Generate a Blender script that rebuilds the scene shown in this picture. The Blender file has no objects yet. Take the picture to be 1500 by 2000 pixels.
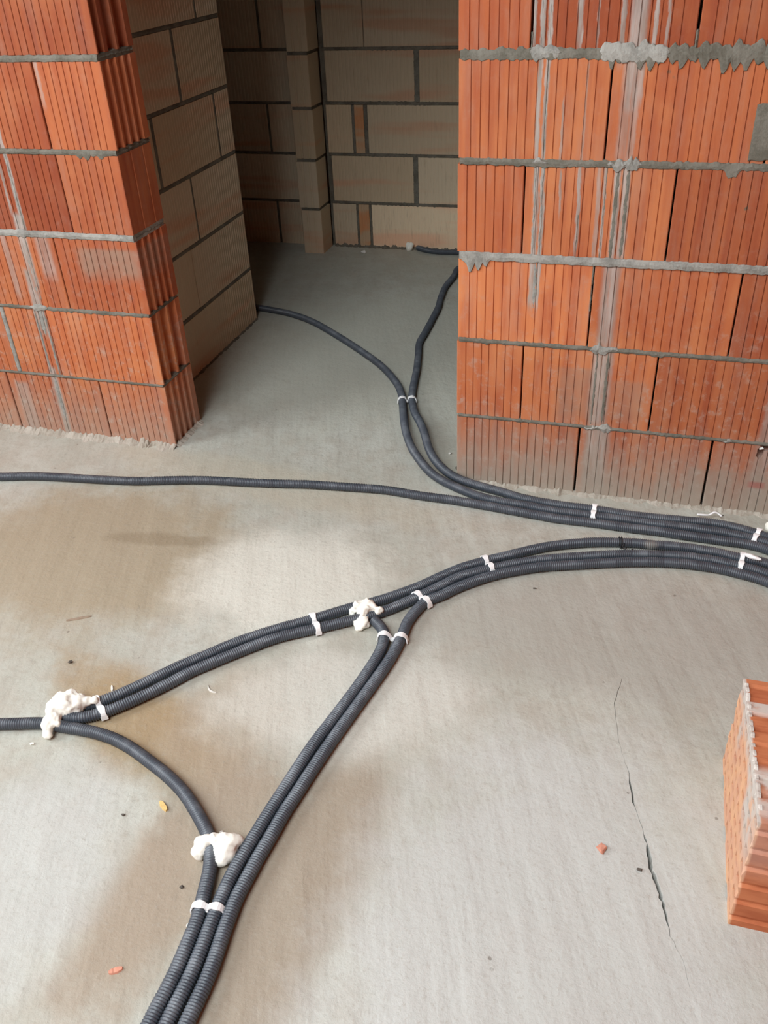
import bpy, bmesh, math, random
from mathutils import Vector, Matrix, noise
from mathutils.geometry import delaunay_2d_cdt
R = random.Random(7)
sc = bpy.context.scene
COL = sc.collection

# ------------------------------------------------------------------ camera
cd = bpy.data.cameras.new('camera')
cam = bpy.data.objects.new('camera', cd)
COL.objects.link(cam)
cam.location = (0.518095, -2.394298, 1.532586)
cam.rotation_euler = (0.976714661, 0.0427370797, 0.283694399)
cd.sensor_fit = 'VERTICAL'
cd.sensor_height = 36.0
cd.lens = 36.0 * 1726.48 / 2000.0
cd.clip_start = 0.05
sc.camera = cam

# ------------------------------------------------------------------ exposure, sky, daylight portals
sc.view_settings.view_transform = 'Standard'
sc.view_settings.look = 'None'
sc.view_settings.gamma = 1.0
sc.view_settings.exposure = 0.0
sc.view_settings.use_curve_mapping = False
world = bpy.data.worlds.new('overcast_sky')
sc.world = world
world.use_nodes = True
wn = world.node_tree
bg = wn.nodes['Background']
bg.inputs['Strength'].default_value = 12.8
tc = wn.nodes.new('ShaderNodeTexCoord')
sx = wn.nodes.new('ShaderNodeSeparateXYZ')
ramp = wn.nodes.new('ShaderNodeValToRGB')
mr = wn.nodes.new('ShaderNodeMapRange')
mr.inputs['From Min'].default_value = -1.0
wn.links.new(tc.outputs['Generated'], sx.inputs[0])
wn.links.new(sx.outputs['Z'], mr.inputs['Value'])
wn.links.new(mr.outputs[0], ramp.inputs[0])
e = ramp.color_ramp.elements
e[0].position = 0.47
e[0].color = (0.20, 0.19, 0.17, 1)      # ground outside
e[1].position = 0.53
e[1].color = (0.90, 0.965, 1.0, 1)       # even overcast sky
wn.links.new(ramp.outputs[0], bg.inputs['Color'])

# room extents; daylight comes through a roof window in the slope behind the camera and a high window in the left wall
X0, X1, Y0, YB, ZT = -3.4, 2.7, -5.0, 3.2, 4.5
ZE, YR = 2.65, -2.3                     # eaves height at the rear wall, and where the slope meets the flat ceiling
ROOF = (-2.0, .25, .22, .94)           # x0,x1 and span along the slope of the roof window
LEFT = (-3.5, -1.1, 1.4, 3.3)           # y0,y1,z0,z1 of the window in the left room wall
SLOPE = math.atan2(ZT - ZE, YR - Y0)
SLEN = math.hypot(ZT - ZE, YR - Y0)


def portal(name, loc, rot, w, h):
    l = bpy.data.lights.new(name, 'AREA')
    l.shape = 'RECTANGLE'
    l.size, l.size_y = w, h
    l.cycles.is_portal = True
    o = bpy.data.objects.new(name, l)
    COL.objects.link(o)
    o.location, o.rotation_euler = loc, rot


_m = (ROOF[2] + ROOF[3]) / 2
portal('roof_window_portal', ((ROOF[0] + ROOF[1]) / 2, Y0 + (YR - Y0) * _m - .12 * math.sin(SLOPE), ZE + (ZT - ZE) * _m + .12 * math.cos(SLOPE)), (SLOPE, 0, 0),
       ROOF[1] - ROOF[0], SLEN * (ROOF[3] - ROOF[2]))
portal('left_window_portal', (X0 - .1, (LEFT[0] + LEFT[1]) / 2, (LEFT[2] + LEFT[3]) / 2), (math.pi / 2, 0, -math.pi / 2), LEFT[1] - LEFT[0], LEFT[3] - LEFT[2])

# ------------------------------------------------------------------ helpers


def link(name, me, mat=None, parent=None, loc=None, rot=None):
    o = bpy.data.objects.new(name, me)
    COL.objects.link(o)
    if mat is not None and me is not None and not me.materials:
        me.materials.append(mat)
    if parent is not None:
        o.parent = parent
    if loc is not None:
        o.location = loc
    if rot is not None:
        o.rotation_euler = rot
    return o


def mesh(name, verts, faces, smooth=False):
    me = bpy.data.meshes.new(name)
    me.from_pydata(verts, [], faces)
    me.update()
    if smooth:
        me.polygons.foreach_set('use_smooth', [True] * len(me.polygons))
    return me


def bm_mesh(name, bm, smooth=False):
    bmesh.ops.recalc_face_normals(bm, faces=bm.faces[:])
    me = bpy.data.meshes.new(name)
    bm.to_mesh(me)
    bm.free()
    if smooth:
        me.polygons.foreach_set('use_smooth', [True] * len(me.polygons))
    return me


def add_box(bm, x0, x1, y0, y1, z0, z1):
    v = [bm.verts.new(c) for c in ((x0, y0, z0), (x1, y0, z0), (x1, y1, z0), (x0, y1, z0),
                                   (x0, y0, z1), (x1, y0, z1), (x1, y1, z1), (x0, y1, z1))]
    for f in ((3, 2, 1, 0), (4, 5, 6, 7), (0, 1, 5, 4), (1, 2, 6, 5), (2, 3, 7, 6), (3, 0, 4, 7)):
        bm.faces.new([v[i] for i in f])


def boxes(name, bl):
    bm = bmesh.new()
    for b in bl:
        add_box(bm, *b)
    return bm_mesh(name, bm)


def tag(o, label, cat, group=None):
    o['label'] = label
    o['category'] = cat
    if group:
        o['group'] = group
    return o


def structure(o):
    o['kind'] = 'structure'
    return o


def nz(x, y=0.0, z=0.0):
    return noise.noise((x, y, z))


# ------------------------------------------------------------------ materials


class NT:
    def __init__(self, name, rough=0.9):
        self.m = bpy.data.materials.new(name)
        self.m.use_nodes = True
        self.t = self.m.node_tree
        self.b = self.t.nodes['Principled BSDF']
        self.b.inputs['Roughness'].default_value = rough
        self.b.inputs['Specular IOR Level'].default_value = 0.3

    def n(self, typ, **kw):
        nd = self.t.nodes.new(typ)
        for k, v in kw.items():
            setattr(nd, k, v)
        return nd

    def put(self, sock, v):
        if isinstance(v, (int, float)):
            sock.default_value = v
        elif isinstance(v, (tuple, list)):
            sock.default_value = tuple(v) + ((1,) if len(v) == 3 and sock.type == 'RGBA' else ())
        else:
            self.t.links.new(v, sock)

    def math(self, op, a, b=0.0, clamp=False):
        nd = self.n('ShaderNodeMath', operation=op, use_clamp=clamp)
        self.put(nd.inputs[0], a)
        self.put(nd.inputs[1], b)
        return nd.outputs[0]

    def remap(self, v, a, b, c=0.0, d=1.0, smooth=True):
        nd = self.n('ShaderNodeMapRange', interpolation_type='SMOOTHSTEP' if smooth else 'LINEAR')
        for i, k in enumerate((v, a, b, c, d)):
            self.put(nd.inputs[i], k)
        return nd.outputs[0]

    def mix(self, f, a, b):
        nd = self.n('ShaderNodeMix', data_type='RGBA')
        self.put(nd.inputs['Factor'], f)
        self.put(nd.inputs[6], a)
        self.put(nd.inputs[7], b)
        return nd.outputs[2]

    def noise(self, vec, scale, detail=3.0, rough=0.55, stretch=None, offs=None):
        if stretch or offs:
            mp = self.n('ShaderNodeMapping')
            self.put(mp.inputs['Vector'], vec)
            if stretch:
                mp.inputs['Scale'].default_value = stretch
            if offs:
                mp.inputs['Location'].default_value = offs
            vec = mp.outputs[0]
        nd = self.n('ShaderNodeTexNoise')
        self.put(nd.inputs['Vector'], vec)
        nd.inputs['Scale'].default_value = scale
        nd.inputs['Detail'].default_value = detail
        nd.inputs['Roughness'].default_value = rough
        return nd.outputs['Fac']

    def pos(self):
        g = self.n('ShaderNodeNewGeometry')
        s = self.n('ShaderNodeSeparateXYZ')
        self.t.links.new(g.outputs['Position'], s.inputs[0])
        return g.outputs['Position'], s.outputs[0], s.outputs[1], s.outputs[2]

    def tone(self, c):
        nd = self.n('ShaderNodeMix', data_type='RGBA', blend_type='MULTIPLY')
        nd.inputs['Factor'].default_value = 1.0
        self.put(nd.inputs[6], c)
        self.put(nd.inputs[7], self.n('ShaderNodeObjectInfo').outputs['Color'])
        return nd.outputs[2]

    def rand(self):
        return self.n('ShaderNodeObjectInfo').outputs['Random']

    def bump(self, h, strength=0.4, dist=0.002):
        nd = self.n('ShaderNodeBump')
        nd.inputs['Strength'].default_value = strength
        nd.inputs['Distance'].default_value = dist
        self.put(nd.inputs['Height'], h)
        self.t.links.new(nd.outputs[0], self.b.inputs['Normal'])

    def color(self, c):
        self.put(self.b.inputs['Base Color'], c)
        return self.m


# dried mortar runs on the red walls: x, half width, z from, z to, strength
RUNS = [
    (.184, .004, 1.25, 1.40, .9), (.203, .006, .99, 1.40, .9), (.221, .006, .99, 1.40, .9),
    (.291, .007, 1.245, 1.40, .85), (.332, .003, 1.25, 1.40, .5), (.389, .006, 1.22, 1.40, .8), (.424, .020, 1.10, 1.40, .75),
    (.462, .005, 1.24, 1.40, .8), (.489, .004, 1.25, 1.40, .7), (.443, .007, 1.13, 1.24, .7), (.413, .014, 1.0, 1.24, .45), (.435, .010, .99, 1.24, .5),
    (.265, .003, .99, 1.14, .6), (.318, .003, .99, 1.22, .45),
    (.207, .008, .60, .99, .85), (.224, .006, .60, .99, .9), (.270, .003, .86, .97, .7), (.318, .005, .76, .985, .8),
    (.367, .006, .745, .985, .6), (.383, .004, .745, .985, .8), (.413, .009, .74, .985, .85), (.436, .011, .74, .99, .8),
    (.420, .024, .49, .75, .75), (.421, .030, .24, .50, .8), (.428, .038, -.05, .25, .75), (.372, .003, .55, .74, .5),
    (.895, .02, -.05, .45, .55),
    (-1.425, .017, .55, .80, .85), (-1.437, .020, .40, .62, .8), (-1.452, .015, -.05, .27, .8), (-1.408, .008, .74, 1.06, .8), (-1.424, .005, .23, .48, .8), (-1.458, .006, .23, .48, .7),
    (-1.44, .005, .80, 1.0, .7), (-1.225, .006, 1.12, 1.24, .55), (-1.50, .012, .52, .74, .5), (-1.355, .028, .60, .745, .5), (-1.60, .03, -.05, .2, .5),
]
# mortar-grey rubbed patches: x0, x1, z0, z1, strength
RUBS = [(-1.24, -1.01, .60, .705, .62), (.29, .41, .25, .43, .45), (.44, .56, .25, .40, .35), (.70, 1.0, .0, .14, .4)]


def mat_red_brick():
    k = NT('fired_red_clay', .85)
    P, x, y, z = k.pos()
    rnd = k.rand()
    v = k.noise(P, 1.0, 3, .6, (26, 26, 2.2))
    big = k.noise(P, 5.5, 2, .5)
    c = k.mix(rnd, (.45, .128, .047), (.54, .190, .074))
    c = k.mix(k.remap(v, .35, .75), c, (.38, .100, .041))
    c = k.mix(k.math('MULTIPLY', k.remap(big, .50, .72), .55), c, (.58, .235, .098))
    hz = k.remap(k.noise(P, 1.0, 5, .66, (16, 16, 3.4), (1, 4, 8)), .46, .72, 0, .50)
    c = k.mix(hz, c, (.43, .22, .145))
    rib = k.noise(P, 1.0, 1, .5, (42, 42, .8), (9, 2, 5))
    c = k.mix(k.remap(rib, .5, .75, 0, .35), c, (.36, .10, .05))
    c = k.tone(c)
    fine = k.noise(P, 1.0, 4, .65, (140, 140, 30))
    wob = k.math('MULTIPLY', k.math('SUBTRACT', k.noise(P, 1.0, 2, .5, (1, 1, 9)), .5), .010)
    xw = k.math('ADD', x, wob)
    edge = k.math('MULTIPLY', k.math('SUBTRACT', fine, .5), .012)
    mask = None
    for (x0, hw, z0, z1, s) in RUNS:
        d = k.math('ADD', k.math('ABSOLUTE', k.math('SUBTRACT', xw, x0)), edge)
        m = k.remap(d, hw * .55, hw * 1.25, s, 0)
        m = k.math('MULTIPLY', m, k.remap(z, z0 - .03, z0 + .03))
        m = k.math('MULTIPLY', m, k.remap(z, z1 + .01, z1 - .01))
        mask = m if mask is None else k.math('MAXIMUM', mask, m)
    tone = k.noise(P, 1.0, 3, .6, (60, 60, 6), (3, 1, 2))
    wash = k.mix(k.remap(tone, .3, .7), (.22, .21, .185), (.42, .40, .37))
    brk = k.remap(k.noise(P, 1.0, 4, .7, (90, 90, 9), (7, 7, 7)), .25, .52, .45, 1.0)
    c = k.mix(k.math('MULTIPLY', mask, brk), c, wash)
    rub = None
    for (x0, x1, z0, z1, s) in RUBS:
        m = k.math('MULTIPLY', k.remap(xw, x0 - .015, x0 + .03), k.remap(xw, x1 + .015, x1 - .03))
        m = k.math('MULTIPLY', m, k.math('MULTIPLY', k.remap(z, z0 - .02, z0 + .04), k.remap(z, z1 + .004, z1 - .012)))
        m = k.math('MULTIPLY', m, s)
        rub = m if rub is None else k.math('MAXIMUM', rub, m)
    c = k.mix(k.math('MULTIPLY', rub, k.remap(k.noise(P, 18, 4, .6), .2, .6, .5, 1)), c, (.27, .215, .165))
    # screed splashed and brushed up the foot of the wall
    foot = k.math('ADD', z, k.math('MULTIPLY', k.math('SUBTRACT', k.noise(P, 1.0, 5, .7, (22, 22, 6)), .5), .30))
    right = k.remap(x, -.6, -.5, .55, 1.0)
    dust = k.math('MULTIPLY', k.remap(foot, -.02, .30, .93, 0.0), right)
    c = k.mix(dust, c, (.345, .305, .25))
    haze = k.math('MULTIPLY', k.remap(k.noise(P, 30, 5, .7), .50, .72), k.remap(z, .9, .1, .07, .62))
    c = k.mix(haze, c, (.42, .36, .30))
    vo = k.n('ShaderNodeTexVoronoi')
    k.put(vo.inputs['Vector'], P)
    vo.inputs['Scale'].default_value = 21
    sp = k.math('MULTIPLY', k.remap(k.math('ADD', vo.outputs['Distance'], k.math('MULTIPLY', fine, .12)), .17, .13, 0, .8), k.remap(k.noise(P, 6, 1), .52, .62))
    c = k.mix(k.math('MULTIPLY', sp, k.remap(x, .3, .5)), c, (.12, .10, .07))
    red = k.math('MULTIPLY', k.math('MULTIPLY', k.remap(x, .864, .882), k.remap(x, .926, .908)), k.math('MULTIPLY', k.remap(z, .085, .095), k.remap(z, .116, .106)))
    c = k.mix(k.math('MULTIPLY', red, .6), c, (.34, .08, .065))
    k.bump(k.math('ADD', fine, k.math('MULTIPLY', mask, brk)), .35, .0012)
    return k.color(c)


def mat_tan_brick():
    k = NT('pale_fired_clay', .9)
    P, x, y, z = k.pos()
    rnd = k.rand()
    c = k.mix(rnd, (.50, .39, .26), (.60, .50, .36))
    band = k.noise(P, 1.0, 2, .5, (1.2, 1.2, 11))
    c = k.mix(k.math('MULTIPLY', k.remap(band, .5, .68), .75), c, (.57, .33, .21))
    c = k.tone(c)
    fine = k.noise(P, 1.0, 3, .6, (90, 90, 12))
    c = k.mix(k.remap(fine, .55, .8, 0, .35), c, (.30, .21, .13))
    k.bump(fine, .3, .001)
    return k.color(c)


def mat_orange_filler():
    k = NT('orange_clay_filler', .9)
    P, x, y, z = k.pos()
    b = k.noise(P, 1.0, 1, .5, (4, 4, 13))
    return k.color(k.mix(k.remap(b, .42, .58), (.56, .26, .12), (.50, .35, .22)))


def mat_mortar(name, a, b):
    k = NT(name, .95)
    P, x, y, z = k.pos()
    n1 = k.noise(P, 14, 4, .6)
    n2 = k.noise(P, 160, 3, .7)
    k.bump(n2, .7, .002)
    return k.color(k.mix(k.remap(k.math('ADD', k.math('MULTIPLY', n1, .7), k.math('MULTIPLY', n2, .3)), .36, .62), a, b))


def mat_floor():
    k = NT('screed', .62)
    k.b.inputs['Specular IOR Level'].default_value = .42
    P, x, y, z = k.pos()
    n1 = k.noise(P, 2.3, 4, .6)
    n2 = k.noise(P, 11, 4, .6)
    n3 = k.noise(P, 95, 3, .7)
    mp = k.n('ShaderNodeMapping')
    mp.inputs['Rotation'].default_value = (0, 0, math.radians(-20))
    k.put(mp.inputs['Vector'], P)
    tr = k.noise(mp.outputs[0], 1.0, 5, .66, (11, 3.4, 1))
    tr2 = k.noise(mp.outputs[0], 1.0, 3, .5, (13, 1.3, 1), (4, 2, 0))
    c = k.mix(k.remap(n1, .32, .68), (.415, .415, .355), (.495, .50, .445))
    c = k.mix(k.remap(n2, .42, .70, 0, .55), c, (.41, .37, .31))
    n4 = k.noise(P, 32, 4, .65)
    c = k.mix(k.remap(n4, .48, .72, 0, .62), c, (.37, .345, .29))
    n5 = k.noise(P, 60, 5, .75, None, (3, 5, 1))
    c = k.mix(k.remap(n5, .56, .70, 0, .5), c, (.30, .275, .23))
    c = k.mix(k.remap(tr, .48, .68, 0, .46), c, (.375, .35, .295))
    wob = k.math('MULTIPLY', k.math('SUBTRACT', k.noise(P, 7, 4, .65), .5), .95)
    # damp, sandy and cement-rich areas of the screed, plus painted-in sky sheen and light falloff: x, y, rx, ry, angle, colour, strength
    for (cx, cy, rx, ry, ang, col, s) in ((-.97, -.62, .50, .42, 0, (.345, .285, .195), .88),
                                          (-.50, -1.20, .30, .13, -25, (.33, .235, .13), .92),
                                          (-.78, -.52, .20, .035, 8, (.25, .20, .13), .6),
                                          (.02, -1.50, .13, .42, -6, (.32, .265, .20), .92),
                                          (-.22, -1.50, .13, .40, -10, (.335, .27, .20), .92),
                                          (-.30, -1.15, .14, .22, 0, (.35, .28, .20), .75),
                                          (.50, -1.55, .42, .62, 0, (.535, .545, .525), .70),  # near right: pale blue-grey paints sky light onto the floor
                                          (-.55, -1.62, .22, .30, 0, (.50, .51, .49), .6),  # near left: bluish window sheen painted into the colour
                                          (-.35, -.62, .32, .26, 12, (.66, .65, .575), .85),
                                          (-.05, -1.02, .34, .20, 12, (.60, .59, .53), .7),
                                          (-.60, -.15, .7, .12, -8, (.47, .42, .32), .45),
                                          (.55, -.62, .60, .26, 4, (.37, .36, .32), .6),  # right side darkened to paint in the light falling off
                                          (-.55, .95, .65, .75, 0, (.50, .505, .435), .75)):
        a = math.radians(ang)
        dx = k.math('SUBTRACT', x, cx)
        dy = k.math('SUBTRACT', y, cy)
        u = k.math('ADD', k.math('MULTIPLY', dx, math.cos(a) / rx), k.math('MULTIPLY', dy, math.sin(a) / rx))
        v = k.math('ADD', k.math('MULTIPLY', dx, -math.sin(a) / ry), k.math('MULTIPLY', dy, math.cos(a) / ry))
        d = k.math('SQRT', k.math('ADD', k.math('MULTIPLY', u, u), k.math('MULTIPLY', v, v)))
        c = k.mix(k.remap(k.math('ADD', d, wob), .55, 1.18, s, 0), c, col)
    vo = k.n('ShaderNodeTexVoronoi')
    k.put(vo.inputs['Vector'], P)
    vo.inputs['Scale'].default_value = 13
    sp = k.math('MULTIPLY', k.remap(k.math('ADD', vo.outputs['Distance'], k.math('MULTIPLY', n3, .10)), .115, .085, 0, .7), k.remap(n2, .5, .6))
    c = k.mix(sp, c, (.16, .14, .115))
    c = k.mix(k.remap(n3, .52, .75, 0, .45), c, (.36, .33, .28))
    h = k.math('ADD', k.math('MULTIPLY', tr, .45), k.math('ADD', k.math('MULTIPLY', tr2, 1.2), k.math('ADD', k.math('MULTIPLY', n3, .22), k.math('ADD', k.math('MULTIPLY', n2, .5), k.math('MULTIPLY', n4, .35)))))
    k.bump(h, .75, .007)
    return k.color(c)


def mat_conduit():
    k = NT('dark_grey_polyethylene', .42)
    k.b.inputs['Specular IOR Level'].default_value = .5
    P, x, y, z = k.pos()
    n = k.noise(P, 16, 4, .65)
    n2 = k.noise(P, 300, 2, .5)
    g = k.n('ShaderNodeNewGeometry')
    s = k.n('ShaderNodeSeparateXYZ')
    k.t.links.new(g.outputs['Normal'], s.inputs[0])
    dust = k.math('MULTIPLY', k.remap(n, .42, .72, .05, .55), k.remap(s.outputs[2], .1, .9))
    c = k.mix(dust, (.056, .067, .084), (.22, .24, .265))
    c = k.mix(k.remap(n2, .6, .8, 0, .2), c, (.22, .21, .20))
    dist = k.n('ShaderNodeVectorMath', operation='DISTANCE')
    k.put(dist.inputs[0], P)
    dist.inputs[1].default_value = (.617, -.268, .029)
    c = k.mix(k.remap(k.math('ADD', dist.outputs['Value'], k.math('MULTIPLY', n2, .012)), .02, .036, .75, 0), c, (.25, .24, .22))
    return k.color(c)


def mat_simple(name, col, rough=.8, var=.15, scale=40):
    k = NT(name, rough)
    P, x, y, z = k.pos()
    n = k.noise(P, scale, 4, .6)
    k.bump(n, .3, .0015)
    d = tuple(max(0, c * (1 - var)) for c in col)
    return k.color(k.mix(k.remap(n, .35, .65), d, col))


M_RED = mat_red_brick()
M_TAN = mat_tan_brick()
M_FILL = mat_orange_filler()
M_MORTAR = mat_mortar('grey_green_mortar', (.115, .108, .085), (.19, .18, .15))
M_PALE = mat_mortar('pale_cement_mortar', (.20, .197, .178), (.345, .34, .31))
M_DARKM = mat_mortar('dark_mortar', (.11, .098, .075), (.185, .168, .135))
M_FOOT = mat_mortar('screed_splash', (.34, .305, .25), (.47, .43, .37))
M_FLOOR = mat_floor()
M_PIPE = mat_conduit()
M_STRAP = mat_simple('white_plastic', (.92, .93, .93), .45, .04)
M_FOAM = mat_simple('cream_polyurethane_foam', (.93, .92, .83), .8, .06, 120)
M_STEEL = mat_simple('zinc_screw', (.35, .35, .36), .4)
M_CONC = mat_simple('raw_concrete', (.33, .32, .30), .9, .2, 6)
M_WOOD = mat_simple('pale_pine', (.72, .50, .20), .8, .2, 60)
M_OLDW = mat_simple('weathered_wood', (.34, .26, .19), .9, .2, 60)
M_CLAY = mat_simple('broken_clay', (.66, .30, .21), .9, .15, 90)
M_STONE = mat_simple('dark_grit', (.12, .105, .09), .95, .2, 90)
M_WHITE = mat_simple('chalk_white_crumb', (.72, .70, .65), .9, .1, 90)
M_WIRE = mat_simple('black_wire', (.02, .02, .022), .5)

# ------------------------------------------------------------------ floor, with its real crack
CRACK = [(.574, -.79, .0015), (.562, -.875, .0022), (.577, -.976, .0012), (.592, -1.03, .0004), (.609, -1.083, .0028), (.619, -1.135, .0035), (.630, -1.175, .0016),
         (.648, -1.228, .0026), (.658, -1.262, .0060), (.662, -1.29, .0062), (.679, -1.334, .0055), (.686, -1.364, .0038), (.699, -1.42, .0018), (.722, -1.46, .0010), (.735, -1.52, .0003)]


def floor_mesh():
    pts, mid = [], []
    for i in range(len(CRACK) - 1):
        (xa, ya, wa), (xb, yb, wb) = CRACK[i], CRACK[i + 1]
        for q in range(4):
            t = q / 4
            w = (wa + (wb - wa) * t) * (1 + .5 * nz(i * 3.1 + q * 1.7))
            mid.append((xa + (xb - xa) * t + .0045 * nz(i * 4 + q, 3.3), ya + (yb - ya) * t, max(.0002, w * (.72 if w > .0026 else .25))))
    L = [(m[0] - m[2], m[1]) for m in mid]
    Rr = [(m[0] + m[2], m[1]) for m in mid][::-1]
    loop = [(mid[0][0], mid[0][1] + .004)] + L + [(mid[-1][0], mid[-1][1] - .004)] + Rr
    out = [(X0, Y0), (X1, Y0), (X1, YB), (X0, YB)]
    v2 = [Vector(q) for q in out + loop]
    nl = len(loop)
    ed = [(0, 1), (1, 2), (2, 3), (3, 0)] + [(4 + i, 4 + (i + 1) % nl) for i in range(nl)]
    vs, es, fs, ov, oe, of = delaunay_2d_cdt(v2, ed, [], 1, 1e-6)
    lp = [Vector(q) for q in loop]

    def inside(px, py):
        c = False
        j = nl - 1
        for i in range(nl):
            a, b = lp[i], lp[j]
            if (a.y > py) != (b.y > py) and px < (b.x - a.x) * (py - a.y) / (b.y - a.y) + a.x:
                c = not c
            j = i
        return c
    V = [(v.x, v.y, 0.0) for v in vs]
    F = []
    for f in fs:
        cx = sum(vs[i].x for i in f) / len(f)
        cy = sum(vs[i].y for i in f) / len(f)
        if not inside(cx, cy):
            F.append(tuple(f))
    b = len(V)
    n = len(mid)
    for m in mid:
        V += [(m[0] - m[2], m[1], 0), (m[0], m[1], -.022), (m[0] + m[2], m[1], 0)]
    V += [(loop[0][0], loop[0][1], 0), (mid[-1][0], mid[-1][1] - .004, 0)]
    for i in range(n - 1):
        for j in (0, 1):
            a = b + i * 3 + j
            F.append((a, a + 3, a + 4, a + 1))
    for top, i in ((b + 3 * n, 0), (b + 3 * n + 1, n - 1)):
        F += [(top, b + i * 3, b + i * 3 + 1), (top, b + i * 3 + 1, b + i * 3 + 2)]
    return mesh('floor', V, F)


fl = structure(link('floor', floor_mesh(), M_FLOOR))

# ------------------------------------------------------------------ plain shell out of the picture
structure(link('ceiling', boxes('ceiling', [(X0 - .2, X1 + .2, YR, .2, ZT, ZT + .2), (X0 - .2, X1 + .2, .2, YB + .2, 2.55, 2.75)]), M_CONC))
rp = boxes('roof_slope', [(X0 - .2, ROOF[0], -.1, SLEN + .1, 0, .1), (ROOF[1], X1 + .2, -.1, SLEN + .1, 0, .1), (ROOF[0], ROOF[1], -.1, SLEN * ROOF[2], 0, .1), (ROOF[0], ROOF[1], SLEN * ROOF[3], SLEN + .1, 0, .1)])
structure(link('wall_roof_slope', rp, M_CONC, None, (0, Y0, ZE), (SLOPE, 0, 0)))
structure(link('wall_rear', boxes('wall_rear', [(X0 - .2, X1 + .2, Y0 - .2, Y0, -.1, ZE + .05)]), M_RED))
structure(link('wall_window_side', boxes('wall_window_side', [(X0 - .2, X0, Y0, LEFT[0], -.1, ZT), (X0 - .2, X0, LEFT[1], YB, -.1, ZT),
                                                              (X0 - .2, X0, LEFT[0], LEFT[1], -.1, LEFT[2]), (X0 - .2, X0, LEFT[0], LEFT[1], LEFT[3], ZT)]), M_RED))
structure(link('wall_far_right', boxes('wall_far_right', [(X1, X1 + .2, Y0, YB, -.1, ZT)]), M_RED))
structure(link('wall_leak_backing', boxes('wall_leak_backing', [(X0 - .2, X1, 2.42, 2.6, -.1, 2.55)]), M_TAN))  # unseen backing added behind the back wall to stop light leaking in
structure(link('trim_1', boxes('lintel', [(-1.02, .0, .0, .2, 2.0, 2.49), (X0, X1, .0, .2, 2.49, ZT)]), M_CONC))

# ------------------------------------------------------------------ bricks
CH, Z5 = .25, .2387
NROW = 10


def rib_line(L, pitch, end, gw, gd, rnd):
    """front profile of a ribbed block from x=0 to x=L (y=0 is the rib face)"""
    n = max(2, int(round((L - 2 * end) / pitch)) + 1)
    pts = [(0.0, .002), (.002, 0.0)]
    for i in range(n):
        gx = end + (L - 2 * end) * i / (n - 1) + rnd.uniform(-.0012, .0012) if n > 1 else L / 2
        d = gd * rnd.uniform(.7, 1.15)
        pts += [(gx - gw, 0.0), (gx - gw * .25, d), (gx + gw * .25, d), (gx + gw, 0.0)]
    pts += [(L - .002, 0.0), (L, .002)]
    return pts


def prism(name, prof, z0, z1, chips=None):
    n = len(prof)
    V = [(x, y, z0) for x, y in prof] + [(x, y, z1) for x, y in prof]
    F = [(i, (i + 1) % n, n + (i + 1) % n, n + i) for i in range(n)]
    F += [tuple(range(n - 1, -1, -1)), tuple(range(n, 2 * n))]
    return mesh(name, V, F)


TEETH = {  # end profiles of the jamb blocks: (y, inset)
    'narrow': [(.008, 0), (.016, .013), (.038, .013), (.044, 0), (.052, 0), (.058, .013), (.078, .013), (.084, 0), (.092, 0), (.098, .013), (.118, .013), (.124, 0), (.132, 0), (.138, .013), (.158, .013), (.164, 0)],
    'wide': [(.006, 0), (.008, .022), (.040, .022), (.042, .002), (.060, .002), (.066, .024), (.102, .024), (.106, 0), (.116, 0), (.120, .022), (.162, .022), (.168, 0)],
    'plain': [(.07, 0), (.074, .004), (.078, 0), (.14, 0), (.144, .004), (.148, 0)],
}
MCACHE = {}


def brick_mesh(L, D, H, kind, end=None, variant=0):
    key = (round(L, 3), D, round(H, 3), kind, end, variant)
    if key in MCACHE:
        return MCACHE[key]
    rr = random.Random(str(key))
    if kind == 'red':
        p = rib_line(L, .0236, .032 if L > .2 else .027, .0017, .0034, rr)
    else:
        p = rib_line(L, .0192, .014, .0042, .0016, rr)
    if end:
        p[-1] = (L, .001)
        p += [(L - i, y) for y, i in TEETH[end]]
        p += [(L, D - .004), (L - .004, D)]
    else:
        p += [(L, D)]
    p += [(0.0, D)]
    MCACHE[key] = prism('brick', p, 0, H)
    return MCACHE[key]


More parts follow.
